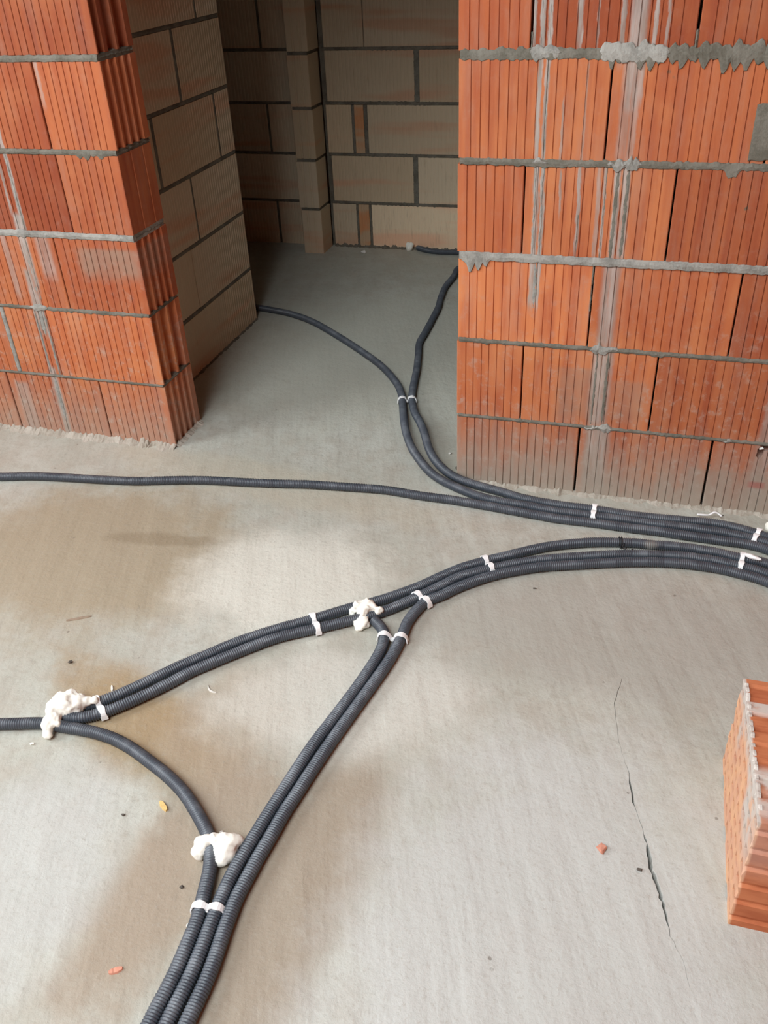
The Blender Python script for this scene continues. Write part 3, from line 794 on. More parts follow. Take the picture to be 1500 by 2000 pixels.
# ------------------------------------------------------------------ corrugated conduits
PATHS = {"A":[[-2.6,1.4326,0.0145],[-2.5702,1.4296,0.0145],[-2.5405,1.4267,0.0145],[-2.5107,1.4237,0.0145],[-2.481,1.4207,0.0145],[-2.4512,1.4177,0.0145],[-2.4215,1.4148,0.0145],[-2.3917,1.4118,0.0145],[-2.362,1.4088,0.0145],[-2.3322,1.4059,0.0145],[-2.3025,1.4029,0.0145],[-2.2727,1.3999,0.0145],[-2.243,1.3969,0.0145],[-2.2132,1.394,0.0145],[-2.1835,1.391,0.0145],[-2.1537,1.388,0.0145],[-2.124,1.385,0.0145],[-2.0942,1.3821,0.0145],[-2.0644,1.3791,0.0145],[-2.0347,1.3761,0.0145],[-2.0049,1.3731,0.0145],[-1.9752,1.3701,0.0145],[-1.9454,1.3672,0.0145],[-1.9157,1.3643,0.0145],[-1.8859,1.3615,0.0145],[-1.8561,1.3586,0.0145],[-1.8264,1.3558,0.0145],[-1.7966,1.353,0.0145],[-1.7668,1.3502,0.0145],[-1.7371,1.3473,0.0145],[-1.7073,1.3445,0.0145],[-1.6775,1.3415,0.0145],[-1.6478,1.3386,0.0145],[-1.6181,1.3355,0.0145],[-1.5883,1.3323,0.0145],[-1.5586,1.3291,0.0145],[-1.5289,1.3256,0.0145],[-1.4992,1.322,0.0145],[-1.4696,1.318,0.0145],[-1.44,1.3138,0.0145],[-1.4104,1.3093,0.0145],[-1.3809,1.3044,0.0145],[-1.3515,1.2993,0.0145],[-1.322,1.2939,0.0145],[-1.2926,1.2884,0.0145],[-1.2633,1.283,0.0145],[-1.2338,1.2777,0.0145],[-1.2044,1.2726,0.0145],[-1.1753,1.2653,0.0145],[-1.1461,1.2585,0.0145],[-1.117,1.2515,0.0145],[-1.0882,1.2434,0.0145],[-1.06,1.2333,0.0145],[-1.0325,1.2215,0.0145],[-1.0055,1.2085,0.0145],[-0.9791,1.1943,0.0145],[-0.9534,1.1791,0.0145],[-0.9282,1.1628,0.0145],[-0.9036,1.1457,0.0145],[-0.8798,1.1276,0.0145],[-0.8564,1.1089,0.0145],[-0.8334,1.0897,0.0145],[-0.8106,1.0703,0.0145],[-0.7879,1.0507,0.0145],[-0.7652,1.0313,0.0145],[-0.7424,1.0118,0.0145],[-0.7199,0.9921,0.0145],[-0.6974,0.9723,0.0145],[-0.6751,0.9523,0.0145],[-0.653,0.9321,0.0145],[-0.631,0.9118,0.0145],[-0.6092,0.8913,0.0145],[-0.5874,0.8707,0.0145],[-0.5657,0.8501,0.0145],[-0.5442,0.8292,0.0145],[-0.523,0.8081,0.0145],[-0.5022,0.7865,0.0145],[-0.4821,0.7643,0.0145],[-0.4628,0.7414,0.0145],[-0.4442,0.7179,0.0145],[-0.4263,0.6939,0.0145],[-0.4089,0.6695,0.0145],[-0.3921,0.6447,0.0146],[-0.376,0.6195,0.0146],[-0.3614,0.5933,0.0147],[-0.3484,0.5664,0.0148],[-0.3363,0.539,0.0149],[-0.3251,0.5112,0.0147],[-0.3164,0.4826,0.0146],[-0.3075,0.454,0.0157],[-0.2986,0.4255,0.0173],[-0.2898,0.3969,0.0191],[-0.2809,0.3684,0.021],[-0.272,0.3399,0.0229],[-0.2628,0.3114,0.0246],[-0.2534,0.283,0.0262],[-0.2436,0.2547,0.0277],[-0.233,0.2268,0.0287],[-0.2215,0.1991,0.0295],[-0.2094,0.1717,0.0301],[-0.1966,0.1447,0.0304],[-0.1826,0.1182,0.0304],[-0.1671,0.0926,0.0298],[-0.1503,0.0678,0.0288],[-0.1328,0.0436,0.0274],[-0.1143,0.0201,0.0255],[-0.0943,-0.0021,0.0234],[-0.0719,-0.0218,0.021],[-0.0474,-0.0388,0.0186],[-0.021,-0.0527,0.0162],[0.0058,-0.066,0.015],[0.0328,-0.0789,0.0146],[0.0601,-0.0913,0.0145],[0.0877,-0.1028,0.0145],[0.1166,-0.1108,0.0145],[0.1461,-0.116,0.0145],[0.1758,-0.1196,0.0145],[0.2057,-0.1205,0.0145],[0.2356,-0.1225,0.0145],[0.2653,-0.1263,0.0145],[0.295,-0.1303,0.0145],[0.3247,-0.1338,0.0145],[0.3546,-0.1357,0.0145],[0.3846,-0.1362,0.0145],[0.4145,-0.1359,0.0145],[0.4445,-0.1357,0.0145],[0.4744,-0.1357,0.0145],[0.5043,-0.1356,0.0145],[0.5343,-0.1357,0.0145],[0.5642,-0.1366,0.0145],[0.5941,-0.1387,0.0145],[0.624,-0.1382,0.0145],[0.654,-0.1374,0.0145],[0.6839,-0.1367,0.0145],[0.7138,-0.1365,0.0145],[0.7438,-0.1368,0.0145],[0.7737,-0.1378,0.0145],[0.8036,-0.1399,0.0145],[0.8333,-0.1431,0.0145],[0.8629,-0.1477,0.0145],[0.8922,-0.1536,0.0145],[0.9209,-0.162,0.0145],[0.9485,-0.1737,0.0145],[0.9752,-0.187,0.0145],[1.0018,-0.2007,0.0145],[1.0107,-0.2052,0.0145]],"B":[[0.55,1.55,0.0145],[0.531,1.5731,0.0145],[0.5122,1.5964,0.0145],[0.4935,1.6199,0.0145],[0.475,1.6434,0.0145],[0.4566,1.6671,0.0145],[0.4384,1.6908,0.0145],[0.4202,1.7146,0.0145],[0.4021,1.7385,0.0145],[0.384,1.7623,0.0145],[0.366,1.7863,0.0145],[0.348,1.8102,0.0145],[0.33,1.8342,0.0145],[0.312,1.8581,0.0145],[0.294,1.8821,0.0145],[0.276,1.906,0.0145],[0.258,1.9299,0.0145],[0.2399,1.9538,0.0145],[0.2217,1.9776,0.0145],[0.2035,2.0013,0.0145],[0.1851,2.025,0.0145],[0.1667,2.0486,0.0145],[0.1481,2.0721,0.0145],[0.1294,2.0955,0.0145],[0.1104,2.1187,0.0145],[0.0913,2.1417,0.0145],[0.0719,2.1645,0.0145],[0.0521,2.1871,0.0145],[0.032,2.2093,0.0145],[0.0114,2.231,0.0145],[-0.0098,2.2521,0.0145],[-0.0318,2.2725,0.0145],[-0.0548,2.2916,0.0145],[-0.0794,2.3087,0.0145],[-0.1061,2.3221,0.0145],[-0.1352,2.3287,0.0145],[-0.1649,2.3255,0.0145],[-0.1918,2.3127,0.0145],[-0.2146,2.2934,0.0145],[-0.234,2.2705,0.0145],[-0.2508,2.2458,0.0145],[-0.266,2.22,0.0145],[-0.2801,2.1935,0.0145],[-0.2937,2.1669,0.0145],[-0.3075,2.1403,0.0145],[-0.3223,2.1143,0.0145],[-0.3403,2.0903,0.0145],[-0.3608,2.0685,0.0145],[-0.3796,2.0452,0.0145],[-0.3959,2.0201,0.0145],[-0.4103,1.9939,0.0145],[-0.4254,1.968,0.0145],[-0.4292,1.9397,0.0145],[-0.4261,1.9099,0.0145],[-0.4238,1.8799,0.0145],[-0.4231,1.8499,0.0145],[-0.4243,1.8199,0.0145],[-0.4265,1.7899,0.0145],[-0.4288,1.76,0.0145],[-0.4304,1.73,0.0145],[-0.4307,1.7,0.0145],[-0.4294,1.67,0.0145],[-0.4274,1.64,0.0145],[-0.4248,1.6101,0.0145],[-0.4219,1.5802,0.0145],[-0.4188,1.5503,0.0145],[-0.4155,1.5204,0.0145],[-0.4109,1.4908,0.0145],[-0.406,1.4611,0.0145],[-0.4026,1.4313,0.0145],[-0.4004,1.4013,0.0145],[-0.3989,1.3713,0.0145],[-0.3976,1.3413,0.0145],[-0.3965,1.3113,0.0145],[-0.3953,1.2813,0.0145],[-0.3941,1.2513,0.0145],[-0.3931,1.2213,0.0145],[-0.3921,1.1913,0.0145],[-0.3911,1.1612,0.0145],[-0.3902,1.1312,0.0145],[-0.3896,1.1012,0.0145],[-0.3895,1.0712,0.0145],[-0.3889,1.0411,0.0145],[-0.3861,1.0112,0.0145],[-0.3809,0.9817,0.0145],[-0.374,0.9524,0.0145],[-0.3669,0.9232,0.0145],[-0.3604,0.8939,0.0145],[-0.354,0.8646,0.0145],[-0.3476,0.8352,0.0145],[-0.3413,0.8059,0.0145],[-0.3354,0.7764,0.0145],[-0.3299,0.7469,0.0145],[-0.3248,0.7173,0.0145],[-0.3199,0.6876,0.0145],[-0.3151,0.658,0.0145],[-0.3102,0.6284,0.0145],[-0.305,0.5988,0.0146],[-0.2995,0.5693,0.0145],[-0.2936,0.5398,0.0145],[-0.2872,0.5105,0.0145],[-0.279,0.4816,0.0149],[-0.2681,0.4536,0.0165],[-0.2583,0.4254,0.0189],[-0.248,0.3973,0.0216],[-0.236,0.3699,0.024],[-0.2223,0.3433,0.0264],[-0.2083,0.3168,0.0286],[-0.1953,0.2898,0.0307],[-0.1828,0.2625,0.0326],[-0.1708,0.2351,0.0342],[-0.1592,0.2074,0.0353],[-0.1484,0.1793,0.036],[-0.1377,0.1512,0.0363],[-0.1259,0.1235,0.0362],[-0.1125,0.0966,0.0353],[-0.0974,0.0705,0.0335],[-0.0797,0.046,0.0312],[-0.0597,0.0236,0.0282],[-0.0373,0.0035,0.0249],[-0.0123,-0.0131,0.0215],[0.015,-0.0252,0.0186],[0.0435,-0.0344,0.0166],[0.0725,-0.0422,0.0152],[0.1015,-0.05,0.0145],[0.1307,-0.0573,0.0146],[0.1597,-0.0651,0.0147],[0.1881,-0.0749,0.0146],[0.2169,-0.0835,0.0146],[0.2464,-0.0888,0.0146],[0.2762,-0.0929,0.0145],[0.306,-0.0962,0.0145],[0.336,-0.0987,0.0145],[0.366,-0.0999,0.0145],[0.396,-0.1001,0.0145],[0.426,-0.1002,0.0145],[0.456,-0.1014,0.0145],[0.486,-0.1034,0.0145],[0.516,-0.1057,0.0145],[0.5459,-0.1074,0.0145],[0.576,-0.1081,0.0145],[0.606,-0.1077,0.0145],[0.636,-0.1065,0.0145],[0.6659,-0.1044,0.0145],[0.6959,-0.1022,0.0145],[0.7259,-0.1006,0.0145],[0.7559,-0.0991,0.0145],[0.7859,-0.0987,0.0145],[0.8159,-0.101,0.0145],[0.8454,-0.1066,0.0145],[0.8745,-0.1141,0.0145],[0.903,-0.1234,0.0145],[0.9306,-0.1352,0.0145],[0.9584,-0.1467,0.0145],[0.986,-0.1585,0.0145],[1.0137,-0.1702,0.0145]],"C":[[-1.6132,-0.3532,0.0145],[-1.5838,-0.3478,0.0145],[-1.5543,-0.3426,0.0145],[-1.5248,-0.3371,0.0145],[-1.4956,-0.3308,0.0145],[-1.4665,-0.3234,0.0145],[-1.4376,-0.3156,0.0145],[-1.4086,-0.3084,0.0145],[-1.3792,-0.3025,0.0145],[-1.3496,-0.2979,0.0145],[-1.3199,-0.2941,0.0145],[-1.2901,-0.2906,0.0145],[-1.2604,-0.2871,0.0145],[-1.2306,-0.2838,0.0145],[-1.2009,-0.2807,0.0145],[-1.1711,-0.2775,0.0145],[-1.1413,-0.2739,0.0145],[-1.1116,-0.27,0.0145],[-1.082,-0.266,0.0145],[-1.0524,-0.2614,0.0145],[-1.023,-0.2558,0.0145],[-0.9939,-0.2487,0.0145],[-0.965,-0.2407,0.0145],[-0.9362,-0.2326,0.0145],[-0.9071,-0.2252,0.0145],[-0.8781,-0.2181,0.0145],[-0.8489,-0.2114,0.0145],[-0.8195,-0.2056,0.0145],[-0.7899,-0.2008,0.0145],[-0.7602,-0.1968,0.0145],[-0.7305,-0.1931,0.0145],[-0.7008,-0.1897,0.0145],[-0.671,-0.1862,0.0145],[-0.6413,-0.1825,0.0145],[-0.6116,-0.1785,0.0145],[-0.582,-0.174,0.0145],[-0.5525,-0.1691,0.0145],[-0.5229,-0.1642,0.0145],[-0.4935,-0.1587,0.0145],[-0.4639,-0.154,0.0145],[-0.4341,-0.1507,0.0145],[-0.4043,-0.148,0.0145],[-0.3745,-0.1453,0.0145],[-0.3447,-0.1425,0.0145],[-0.3149,-0.1395,0.0145],[-0.2851,-0.1365,0.0145],[-0.2552,-0.1341,0.0145],[-0.2254,-0.132,0.0145],[-0.1954,-0.1318,0.0145],[-0.1655,-0.1335,0.0145],[-0.1357,-0.1362,0.0145],[-0.1058,-0.1387,0.0145],[-0.0759,-0.1402,0.0145],[-0.046,-0.1407,0.0145],[-0.016,-0.1409,0.0145],[0.0139,-0.1419,0.0145],[0.0438,-0.1438,0.0145],[0.0736,-0.1462,0.0145],[0.1035,-0.1488,0.0145],[0.1333,-0.1517,0.0145],[0.1631,-0.1548,0.0145],[0.1928,-0.1581,0.0145],[0.2226,-0.1612,0.0145],[0.2524,-0.1644,0.0145],[0.2822,-0.1675,0.0145],[0.312,-0.1707,0.0145],[0.3418,-0.1731,0.0145],[0.3717,-0.1729,0.0145],[0.4017,-0.1722,0.0145],[0.4316,-0.1717,0.0145],[0.4616,-0.172,0.0145],[0.4915,-0.1731,0.0145],[0.5214,-0.1744,0.0145],[0.5513,-0.1753,0.0145],[0.5813,-0.175,0.0145],[0.6112,-0.1742,0.0145],[0.6412,-0.1747,0.0145],[0.6711,-0.1762,0.0145],[0.701,-0.1779,0.0145],[0.7309,-0.179,0.0145],[0.7608,-0.1799,0.0145],[0.7908,-0.1808,0.0145],[0.8207,-0.1815,0.0145],[0.8507,-0.1819,0.0145],[0.8805,-0.1841,0.0145],[0.9097,-0.1905,0.0145],[0.9375,-0.2017,0.0145],[0.9641,-0.2154,0.0145],[0.9903,-0.2299,0.0145],[1.0079,-0.2394,0.0145]],"E":[[-0.6673,-1.2085,0.0145],[-0.6423,-1.1965,0.0145],[-0.6186,-1.1827,0.0145],[-0.5982,-1.1641,0.0145],[-0.5782,-1.1444,0.0145],[-0.5597,-1.1226,0.0145],[-0.5413,-1.1001,0.0145],[-0.5232,-1.0768,0.0145],[-0.5052,-1.053,0.0145],[-0.4869,-1.0294,0.0145],[-0.4675,-1.0065,0.0145],[-0.4474,-0.9842,0.0145],[-0.427,-0.9622,0.0145],[-0.4069,-0.9398,0.0145],[-0.3869,-0.9173,0.0145],[-0.3657,-0.8961,0.0145],[-0.3435,-0.8759,0.0145],[-0.3208,-0.8561,0.0145],[-0.2977,-0.8369,0.0145],[-0.274,-0.8185,0.0145],[-0.2495,-0.801,0.0145],[-0.2252,-0.7833,0.0145],[-0.2017,-0.7647,0.0145],[-0.1786,-0.7455,0.0145],[-0.1554,-0.7263,0.0145],[-0.1315,-0.708,0.0145],[-0.107,-0.6907,0.0145],[-0.0825,-0.6733,0.0145],[-0.0588,-0.6548,0.0145],[-0.036,-0.6352,0.0145],[-0.0138,-0.615,0.0145],[0.008,-0.5943,0.0145],[0.0287,-0.5725,0.0145],[0.0481,-0.5496,0.0145],[0.0675,-0.5266,0.0145],[0.0874,-0.5041,0.0145],[0.1078,-0.482,0.0145],[0.1299,-0.4617,0.0145],[0.1537,-0.4434,0.0145],[0.178,-0.4256,0.0145],[0.2024,-0.4081,0.0145],[0.2269,-0.3908,0.0145],[0.2517,-0.3737,0.0145],[0.2765,-0.3568,0.0145],[0.3014,-0.34,0.0145],[0.327,-0.3242,0.0145],[0.3536,-0.3103,0.0145],[0.3811,-0.298,0.0145],[0.409,-0.2869,0.0145],[0.4373,-0.2767,0.0145],[0.466,-0.268,0.0145],[0.4953,-0.2612,0.0145],[0.5248,-0.2553,0.0145],[0.5544,-0.2505,0.0145],[0.5842,-0.2467,0.0145],[0.6141,-0.2462,0.0145],[0.644,-0.243,0.0145],[0.6739,-0.2403,0.0145],[0.7039,-0.2391,0.0145],[0.734,-0.2392,0.0145],[0.764,-0.2404,0.0145],[0.7939,-0.2435,0.0145],[0.8233,-0.2497,0.0145],[0.8529,-0.2548,0.0145],[0.8828,-0.2578,0.0145],[0.9126,-0.2617,0.0145],[0.9416,-0.2695,0.0145],[0.9695,-0.2805,0.0145],[0.9971,-0.2926,0.0145],[1.0155,-0.3004,0.0145]],"F":[[-0.686,-1.2369,0.0145],[-0.6555,-1.2366,0.0145],[-0.6259,-1.23,0.0145],[-0.5996,-1.2152,0.0145],[-0.576,-1.1964,0.0145],[-0.5544,-1.1753,0.0145],[-0.5343,-1.153,0.0145],[-0.5148,-1.13,0.0145],[-0.496,-1.1066,0.0145],[-0.4782,-1.0825,0.0145],[-0.4609,-1.058,0.0145],[-0.4444,-1.033,0.0145],[-0.4246,-1.0105,0.0145],[-0.4044,-0.9883,0.0145],[-0.384,-0.9663,0.0145],[-0.3633,-0.9445,0.0145],[-0.3425,-0.923,0.0145],[-0.3215,-0.9016,0.0145],[-0.2998,-0.8808,0.0145],[-0.2769,-0.8614,0.0145],[-0.2524,-0.8442,0.0145],[-0.2269,-0.8284,0.0145],[-0.2016,-0.8123,0.0145],[-0.1765,-0.7959,0.0145],[-0.1514,-0.7794,0.0145],[-0.1265,-0.7626,0.0145],[-0.1016,-0.7459,0.0145],[-0.077,-0.7288,0.0145],[-0.0534,-0.7103,0.0145],[-0.0314,-0.6899,0.0145],[-0.0107,-0.6682,0.0145],[0.0094,-0.6459,0.0145],[0.0294,-0.6236,0.0145],[0.0489,-0.6008,0.0145],[0.068,-0.5776,0.0145],[0.0868,-0.5543,0.0145],[0.1048,-0.5303,0.0145],[0.1253,-0.5084,0.0145],[0.1488,-0.4898,0.0145],[0.1735,-0.4728,0.0145],[0.1987,-0.4565,0.0145],[0.2241,-0.4405,0.0145],[0.2499,-0.4252,0.0145],[0.276,-0.4105,0.0145],[0.3026,-0.3965,0.0145],[0.33,-0.3844,0.0145],[0.358,-0.3735,0.0145],[0.3861,-0.3632,0.0145],[0.4144,-0.3532,0.0145],[0.4427,-0.3432,0.0145],[0.4711,-0.3334,0.0145],[0.4996,-0.324,0.0145],[0.5283,-0.3153,0.0145],[0.5572,-0.3072,0.0145],[0.5864,-0.3007,0.0145],[0.6159,-0.295,0.0145],[0.6455,-0.2899,0.0145],[0.6751,-0.2856,0.0145],[0.705,-0.2827,0.0145],[0.735,-0.2818,0.0145],[0.765,-0.2824,0.0145],[0.7949,-0.2843,0.0145],[0.8246,-0.2887,0.0145],[0.854,-0.2944,0.0145],[0.8834,-0.3003,0.0145],[0.9124,-0.308,0.0145],[0.9403,-0.3191,0.0145],[0.9669,-0.333,0.0145],[0.993,-0.3478,0.0145],[1.0105,-0.3574,0.0145]],"G":[[1.0062,-0.4058,0.0145],[0.9819,-0.3884,0.0145],[0.9577,-0.3707,0.0145],[0.9325,-0.3544,0.0145],[0.9054,-0.3418,0.0145],[0.8767,-0.3331,0.0145],[0.8475,-0.3265,0.0145],[0.8181,-0.3204,0.0145],[0.7883,-0.317,0.0145],[0.7584,-0.3157,0.0145],[0.7284,-0.3156,0.0145],[0.6985,-0.3169,0.0145],[0.6687,-0.32,0.0145],[0.6391,-0.3247,0.0145],[0.6097,-0.3305,0.0145],[0.5805,-0.3374,0.0145],[0.5516,-0.3452,0.0145],[0.5228,-0.3536,0.0145],[0.4942,-0.3624,0.0145],[0.4658,-0.3721,0.0145],[0.4374,-0.3818,0.0145],[0.4089,-0.3911,0.0145],[0.3804,-0.4004,0.0145],[0.3521,-0.4102,0.0145],[0.3242,-0.4212,0.0145],[0.2973,-0.4342,0.0145],[0.2707,-0.4482,0.0145],[0.2445,-0.4627,0.0145],[0.2191,-0.4786,0.0145],[0.195,-0.4963,0.0145],[0.1719,-0.5155,0.0145],[0.1497,-0.5355,0.0145],[0.1282,-0.5564,0.0145],[0.1085,-0.5791,0.0145],[0.0897,-0.6024,0.0145],[0.068,-0.623,0.0145],[0.0502,-0.6468,0.0145],[0.04,-0.6749,0.0145],[0.0326,-0.704,0.0145],[0.0278,-0.7335,0.0145],[0.0278,-0.7634,0.0145],[0.0279,-0.7934,0.0145],[0.0264,-0.8233,0.0145],[0.0237,-0.8532,0.0145],[0.0199,-0.8829,0.0145],[0.0149,-0.9125,0.0145],[0.0092,-0.9419,0.0145],[0.0035,-0.9714,0.0145],[-0.0024,-1.0007,0.0145],[-0.0083,-1.0301,0.0145],[-0.0143,-1.0595,0.0145],[-0.0204,-1.0888,0.0145],[-0.0262,-1.1182,0.0145],[-0.0317,-1.1477,0.0145],[-0.037,-1.1772,0.0145],[-0.0421,-1.2067,0.0145],[-0.0469,-1.2363,0.0145],[-0.0515,-1.2659,0.0145],[-0.0559,-1.2955,0.0145],[-0.0605,-1.3251,0.0145],[-0.0651,-1.3547,0.0145],[-0.0682,-1.3845,0.0145],[-0.0706,-1.4143,0.0145],[-0.0739,-1.4441,0.0145],[-0.0769,-1.4738,0.0145],[-0.0788,-1.5036,0.0145],[-0.0807,-1.5333,0.0145],[-0.0817,-1.5632,0.0145],[-0.0801,-1.593,0.0145],[-0.0774,-1.6228,0.0145],[-0.074,-1.6524,0.0145],[-0.0708,-1.6822,0.0145],[-0.0688,-1.7121,0.0145],[-0.0687,-1.7421,0.0145],[-0.0692,-1.7721,0.0145],[-0.0694,-1.8021,0.0145],[-0.0696,-1.8321,0.0145],[-0.0698,-1.862,0.0145],[-0.0698,-1.872,0.0145]],"I":[[-0.0575,-0.7426,0.0145],[-0.0348,-0.762,0.0145],[-0.0181,-0.7869,0.0145],[-0.0111,-0.816,0.0145],[-0.0097,-0.846,0.0145],[-0.0114,-0.876,0.0145],[-0.0151,-0.9058,0.0145],[-0.0197,-0.9355,0.0145],[-0.0248,-0.9651,0.0145],[-0.0302,-0.9947,0.0145],[-0.0361,-1.0242,0.0145],[-0.0422,-1.0537,0.0145],[-0.0487,-1.083,0.0145],[-0.0552,-1.1124,0.0145],[-0.0618,-1.1417,0.0145],[-0.068,-1.1711,0.0145],[-0.0729,-1.2008,0.0145],[-0.0771,-1.2306,0.0145],[-0.0812,-1.2604,0.0145],[-0.0853,-1.2902,0.0145],[-0.0894,-1.32,0.0145],[-0.0935,-1.3498,0.0145],[-0.0973,-1.3797,0.0145],[-0.1008,-1.4096,0.0145],[-0.104,-1.4396,0.0145],[-0.1069,-1.4695,0.0145],[-0.1096,-1.4996,0.0145],[-0.1107,-1.5297,0.0145],[-0.1098,-1.5598,0.0145],[-0.1083,-1.59,0.0145],[-0.1059,-1.6201,0.0145],[-0.1033,-1.6501,0.0145],[-0.101,-1.6801,0.0145],[-0.0993,-1.7101,0.0145],[-0.0993,-1.7402,0.0145],[-0.1004,-1.7702,0.0145],[-0.1012,-1.8002,0.0145],[-0.101,-1.8302,0.0145],[-0.1003,-1.8603,0.0145],[-0.0999,-1.8803,0.0145]],"H":[[-0.8698,-1.3138,0.0145],[-0.8411,-1.3053,0.0145],[-0.8124,-1.2969,0.0145],[-0.7836,-1.2888,0.0145],[-0.7547,-1.2809,0.0145],[-0.7261,-1.2723,0.0145],[-0.6969,-1.2661,0.0145],[-0.667,-1.2652,0.0145],[-0.637,-1.2638,0.0145],[-0.6071,-1.2622,0.0145],[-0.5771,-1.2617,0.0145],[-0.5472,-1.2637,0.0145],[-0.5176,-1.2677,0.0145],[-0.4884,-1.2746,0.0145],[-0.4599,-1.2838,0.0145],[-0.432,-1.2946,0.0145],[-0.4044,-1.3063,0.0145],[-0.3769,-1.318,0.0145],[-0.3496,-1.3304,0.0145],[-0.323,-1.3442,0.0145],[-0.2972,-1.3595,0.0145],[-0.2727,-1.3767,0.0145],[-0.2495,-1.3957,0.0145],[-0.2268,-1.4151,0.0145],[-0.2049,-1.4356,0.0145],[-0.1857,-1.4585,0.0145],[-0.1708,-1.4844,0.0145],[-0.1593,-1.5119,0.0145],[-0.1514,-1.5407,0.0145],[-0.1447,-1.5699,0.0145],[-0.1376,-1.5988,0.0145],[-0.1331,-1.6283,0.0145],[-0.1309,-1.6582,0.0145],[-0.129,-1.6881,0.0145],[-0.1277,-1.7181,0.0145],[-0.128,-1.748,0.0145],[-0.1292,-1.778,0.0145],[-0.1297,-1.8079,0.0145],[-0.1292,-1.8379,0.0145],[-0.1286,-1.8679,0.0145],[-0.1281,-1.8879,0.0145]],"D":[[-0.7165,2.2704,0.0145],[-0.6906,2.2548,0.0145],[-0.6641,2.24,0.0145],[-0.6356,2.2297,0.0145],[-0.606,2.2231,0.0145],[-0.5758,2.2201,0.0145],[-0.5455,2.2218,0.0145],[-0.5155,2.2259,0.0145],[-0.4855,2.228,0.0145],[-0.4557,2.2269,0.0145],[-0.4259,2.2258,0.0145],[-0.3962,2.2246,0.0145],[-0.3664,2.2234,0.0145],[-0.3366,2.2222,0.0145],[-0.3069,2.2211,0.0145],[-0.2771,2.2202,0.0145],[-0.2473,2.2193,0.0145],[-0.2176,2.2187,0.0145],[-0.1878,2.2182,0.0145],[-0.158,2.218,0.0145],[-0.1282,2.2179,0.0145],[-0.0984,2.218,0.0145],[-0.0686,2.2182,0.0145],[-0.0388,2.2184,0.0145],[-0.0091,2.2187,0.0145],[0.0207,2.2191,0.0145],[0.0505,2.2194,0.0145],[0.0803,2.2197,0.0145],[0.1101,2.2199,0.0145],[0.12,2.22,0.0145]]}
RAD = .0145


def catmull(P, step):
    P = [Vector(q) for q in P]
    P = [2 * P[0] - P[1]] + P + [2 * P[-1] - P[-2]]
    dense = []
    for i in range(1, len(P) - 2):
        p0, p1, p2, p3 = P[i - 1:i + 3]
        for k in range(6):
            t = k / 6
            dense.append(.5 * ((2 * p1) + (p2 - p0) * t + (2 * p0 - 5 * p1 + 4 * p2 - p3) * t * t + (3 * p1 - p0 - 3 * p2 + p3) * t ** 3))
    dense.append(P[-2])
    out, acc = [dense[0]], 0.0
    for a, b in zip(dense, dense[1:]):
        L = (b - a).length
        if L < 1e-9:
            continue
        s = step - acc
        while s <= L:
            out.append(a + (b - a) * (s / L))
            s += step
        acc = (acc + L) % step
    return out


def tube(pts, radii, seg=12, caps=True):
    V, F = [], []
    n = len(pts)
    for i, q in enumerate(pts):
        t = (pts[min(i + 1, n - 1)] - pts[max(i - 1, 0)]).normalized()
        s = t.cross(Vector((0, 0, 1))).normalized()
        u = s.cross(t)
        r = radii[i] if isinstance(radii, list) else radii
        for k in range(seg):
            a = 2 * math.pi * k / seg
            V.append(q + s * (r * math.cos(a)) + u * (r * math.sin(a)))
    for i in range(n - 1):
        for k in range(seg):
            a, b = i * seg + k, i * seg + (k + 1) % seg
            F.append((a, b, b + seg, a + seg))
    if caps:
        F += [tuple(range(seg - 1, -1, -1)), tuple(range((n - 1) * seg, n * seg))]
    return [tuple(v) for v in V], F


PITCH = .0055
CLABEL = {
    'A': 'dark conduit curving out of the dark passage past the tan partition to the right wall',
    'B': 'dark conduit coming around the corner of the right red wall from the hall',
    'C': 'single dark grey corrugated conduit crossing the floor in front of the left red wall',
    'D': 'short black conduit at the foot of the hall back wall ending in foam',
    'E': 'conduit on the far side of the middle bundle, bowing away under a black wire tie',
    'F': 'conduit second from the wall in the middle bundle, ending at the large foam blob',
    'G': 'conduit bending from the middle bundle down to the bottom edge, outermost right of three',
    'I': 'conduit starting at the centre foam blob, middle one of three at the bottom edge',
    'H': 'conduit entering at the left edge, curving through two foam blobs, left of bottom three',
}
PTS = {}
for kx, P in PATHS.items():
    pts = catmull(P, PITCH / 4)
    PTS[kx] = pts
    rad = [RAD if i % 4 < 2 else RAD - .0019 for i in range(len(pts))]
    V, F = tube(pts, rad)
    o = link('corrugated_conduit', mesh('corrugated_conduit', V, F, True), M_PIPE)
    tag(o, CLABEL[kx], 'conduit', 'corrugated conduits on the floor')

# ------------------------------------------------------------------ white straps


def near(kx, x, y):
    pts = PTS[kx]
    i = min(range(0, len(pts), 3), key=lambda j: (pts[j].x - x) ** 2 + (pts[j].y - y) ** 2)
    t = (pts[min(i + 12, len(pts) - 1)] - pts[max(i - 12, 0)]).normalized()
    return pts[i], t


